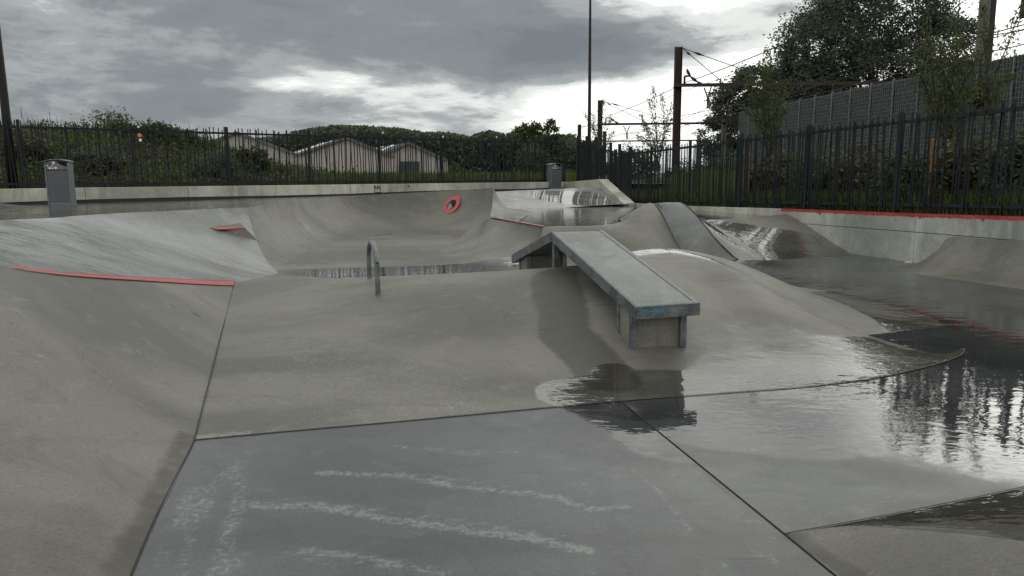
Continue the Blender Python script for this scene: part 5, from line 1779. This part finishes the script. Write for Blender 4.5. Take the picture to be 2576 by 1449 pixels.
mb = MB(); hq = f0 + V3(.008, -.0275, zt - f0[2] - .36); hq[2] = az(957, 660, 0)[2] * 0 + apl(955, 661, f0, f0 + V3(1, 0, 0))[2]
mb.tube([hq, hq + V3(0, -.003, 0)], .012, 10); mb.build('bolt_hole', MAT['black'], hoop)

# ------------------------------------------------------------------ kinked grind ledge
LA, LF = ay(1387, 583, 7.33), ay(1599, 772, 5.5)                 # left top edge at the kink and at the near end
ax_ = LF - LA; zslope = ax_[2]; ax_[2] = 0; LFn = np.linalg.norm(ax_); ax_ /= LFn
px2 = np.cross((0, 0, 1), ax_)
if px2[0] < 0: px2 = -px2
far = apl(1287, 641, LA, LF)
LR = np.linalg.norm((far - LA)[:2])
Wd = 0.55
TH = .098
ledge = empty('grind_ledge', tuple(LA * V3(1, 1, 0) + V3(0, 0, LA[2] - .45)), label='kinked concrete grind ledge with steel edges in the middle of the bank', cat='ledge')


def LP(s, t_, dz=0.0):
    """point on the top of the ledge: s along (near end +), t across, dz above the top plane"""
    z = LA[2] + (zslope / LFn) * s if s >= 0 else LA[2] + (far[2] - LA[2]) / LR * (-s)
    p = LA + ax_ * s + px2 * t_
    return V3(p[0], p[1], z + dz)


def seg(mb, s0, s1, t0, t1, d0, d1):
    mb.hexa([LP(s0, t0, d0), LP(s1, t0, d0), LP(s1, t1, d0), LP(s0, t1, d0), LP(s0, t0, d1), LP(s1, t0, d1), LP(s1, t1, d1), LP(s0, t1, d1)])


e = .006
for s0, s1 in ((e, LFn - e), (-LR + e, -e)):
    mb = MB(); seg(mb, s0, s1, .012, Wd - .012, -TH + .004, -.003)
    o = mb.build('ledge_slab', MAT['ledgetop'], ledge)
    bm = bmesh.new(); bm.from_mesh(o.data); bmesh.ops.subdivide_edges(bm, edges=bm.edges[:], cuts=10, use_grid_fill=True); bm.to_mesh(o.data); bm.free()
    zero_attr(o)
for s0, s1 in ((0.001, LFn), (-LR, -.001)):
    for t0, t1, tt in ((-.002, .010, .042), (Wd - .010, Wd + .002, Wd - .042)):
        mb = MB(); seg(mb, s0, s1, t0, t1, -TH, 0); mb.build('edge_angle', MAT['galv'], ledge, bevel=.003)
        mb = MB(); a_, b_ = sorted((tt, (t0 + t1) / 2 + (.006 if tt > t0 and t0 < .1 else -.006))); seg(mb, s0 + .001, s1 - .001, a_, b_, -.0028, .0016); mb.build('edge_flange', MAT['galv'], ledge)
for s0, s1 in ((LFn - .010, LFn + .004), (-LR - .004, -LR + .010)):
    mb = MB(); seg(mb, s0, s1, .0102, Wd - .0102, -TH, .001); mb.build('edge_angle', MAT['galv'], ledge, bevel=.003)
mb = MB(); seg(mb, LFn - .045, LFn - .0102, .042, Wd - .042, -.0028, .0016); mb.build('edge_flange', MAT['galv'], ledge)
# piers: concrete block with steel corner posts
for sc_, ln_, zb_ in ((LFn - .13, .30, -.05), (-LR + .30, .30, -.05), (-.02, .26, .30)):
    s_a, s_b = sc_ - ln_, sc_
    if sc_ < -.5: s_a, s_b = sc_ - .12, sc_ + .18
    ft = -.0
    def zt_(s): return LP(s, 0)[2] - TH
    pA = [LP(s_a + .02, .045), LP(s_b - .030, .045), LP(s_b - .030, Wd - .045), LP(s_a + .02, Wd - .045)]
    zbot = min(0, 0) - .05 if sc_ != -.02 else .3
    mb = MB(); tops = [LP(s, 0)[2] - TH + .002 for s in (s_a + .02, s_b - .014, s_b - .014, s_a + .02)]
    mb.hexa([(q[0], q[1], zbot) for q in pA] + [(q[0], q[1], tz) for q, tz in zip(pA, tops)])
    if sc_ != -.02:
        zero_attr(mb.build('pier', MAT['pier'], ledge, bevel=.006))
    for s0 in ((s_b - .05, s_b) if False else (s_b - .055,)) + ((s_a,) if sc_ != -.02 else ()):
        for t0 in (.035, Wd - .090):
            q = [LP(s0, t0), LP(s0 + .055, t0), LP(s0 + .055, t0 + .055), LP(s0, t0 + .055)]
            tp = [LP(s, 0)[2] - TH + .001 for s in (s0, s0 + .055, s0 + .055, s0)]
            mb = MB(); mb.hexa([(v[0], v[1], zbot - .01) for v in q] + [(v[0], v[1], z_) for v, z_ in zip(q, tp)]); mb.build('leg', MAT['galv'], ledge, bevel=.004)
# blue hand lettering on the near end
cu = bpy.data.curves.new('lettering', 'FONT'); cu.body = 'SiMKwARTEn'; cu.size = .034; cu.extrude = .0004
to = bpy.data.objects.new('lettering_text', cu); COL.objects.link(to)
bpy.context.view_layer.update()
dg = bpy.context.evaluated_depsgraph_get()
tm = bpy.data.meshes.new_from_object(to.evaluated_get(dg))
bpy.data.objects.remove(to)
base_p = LP(LFn + .0048, .035, -.047)
Rm = Matrix((tuple(px2), tuple((0, 0, 1)), tuple(ax_))).transposed()
for v in tm.vertices:
    c_ = base_p + px2 * v.co.x * 1.05 + V3(0, 0, 1) * v.co.y * .95 + ax_ * v.co.z
    v.co = local(ledge, c_)
link('lettering', tm, MAT['blue'], ledge)
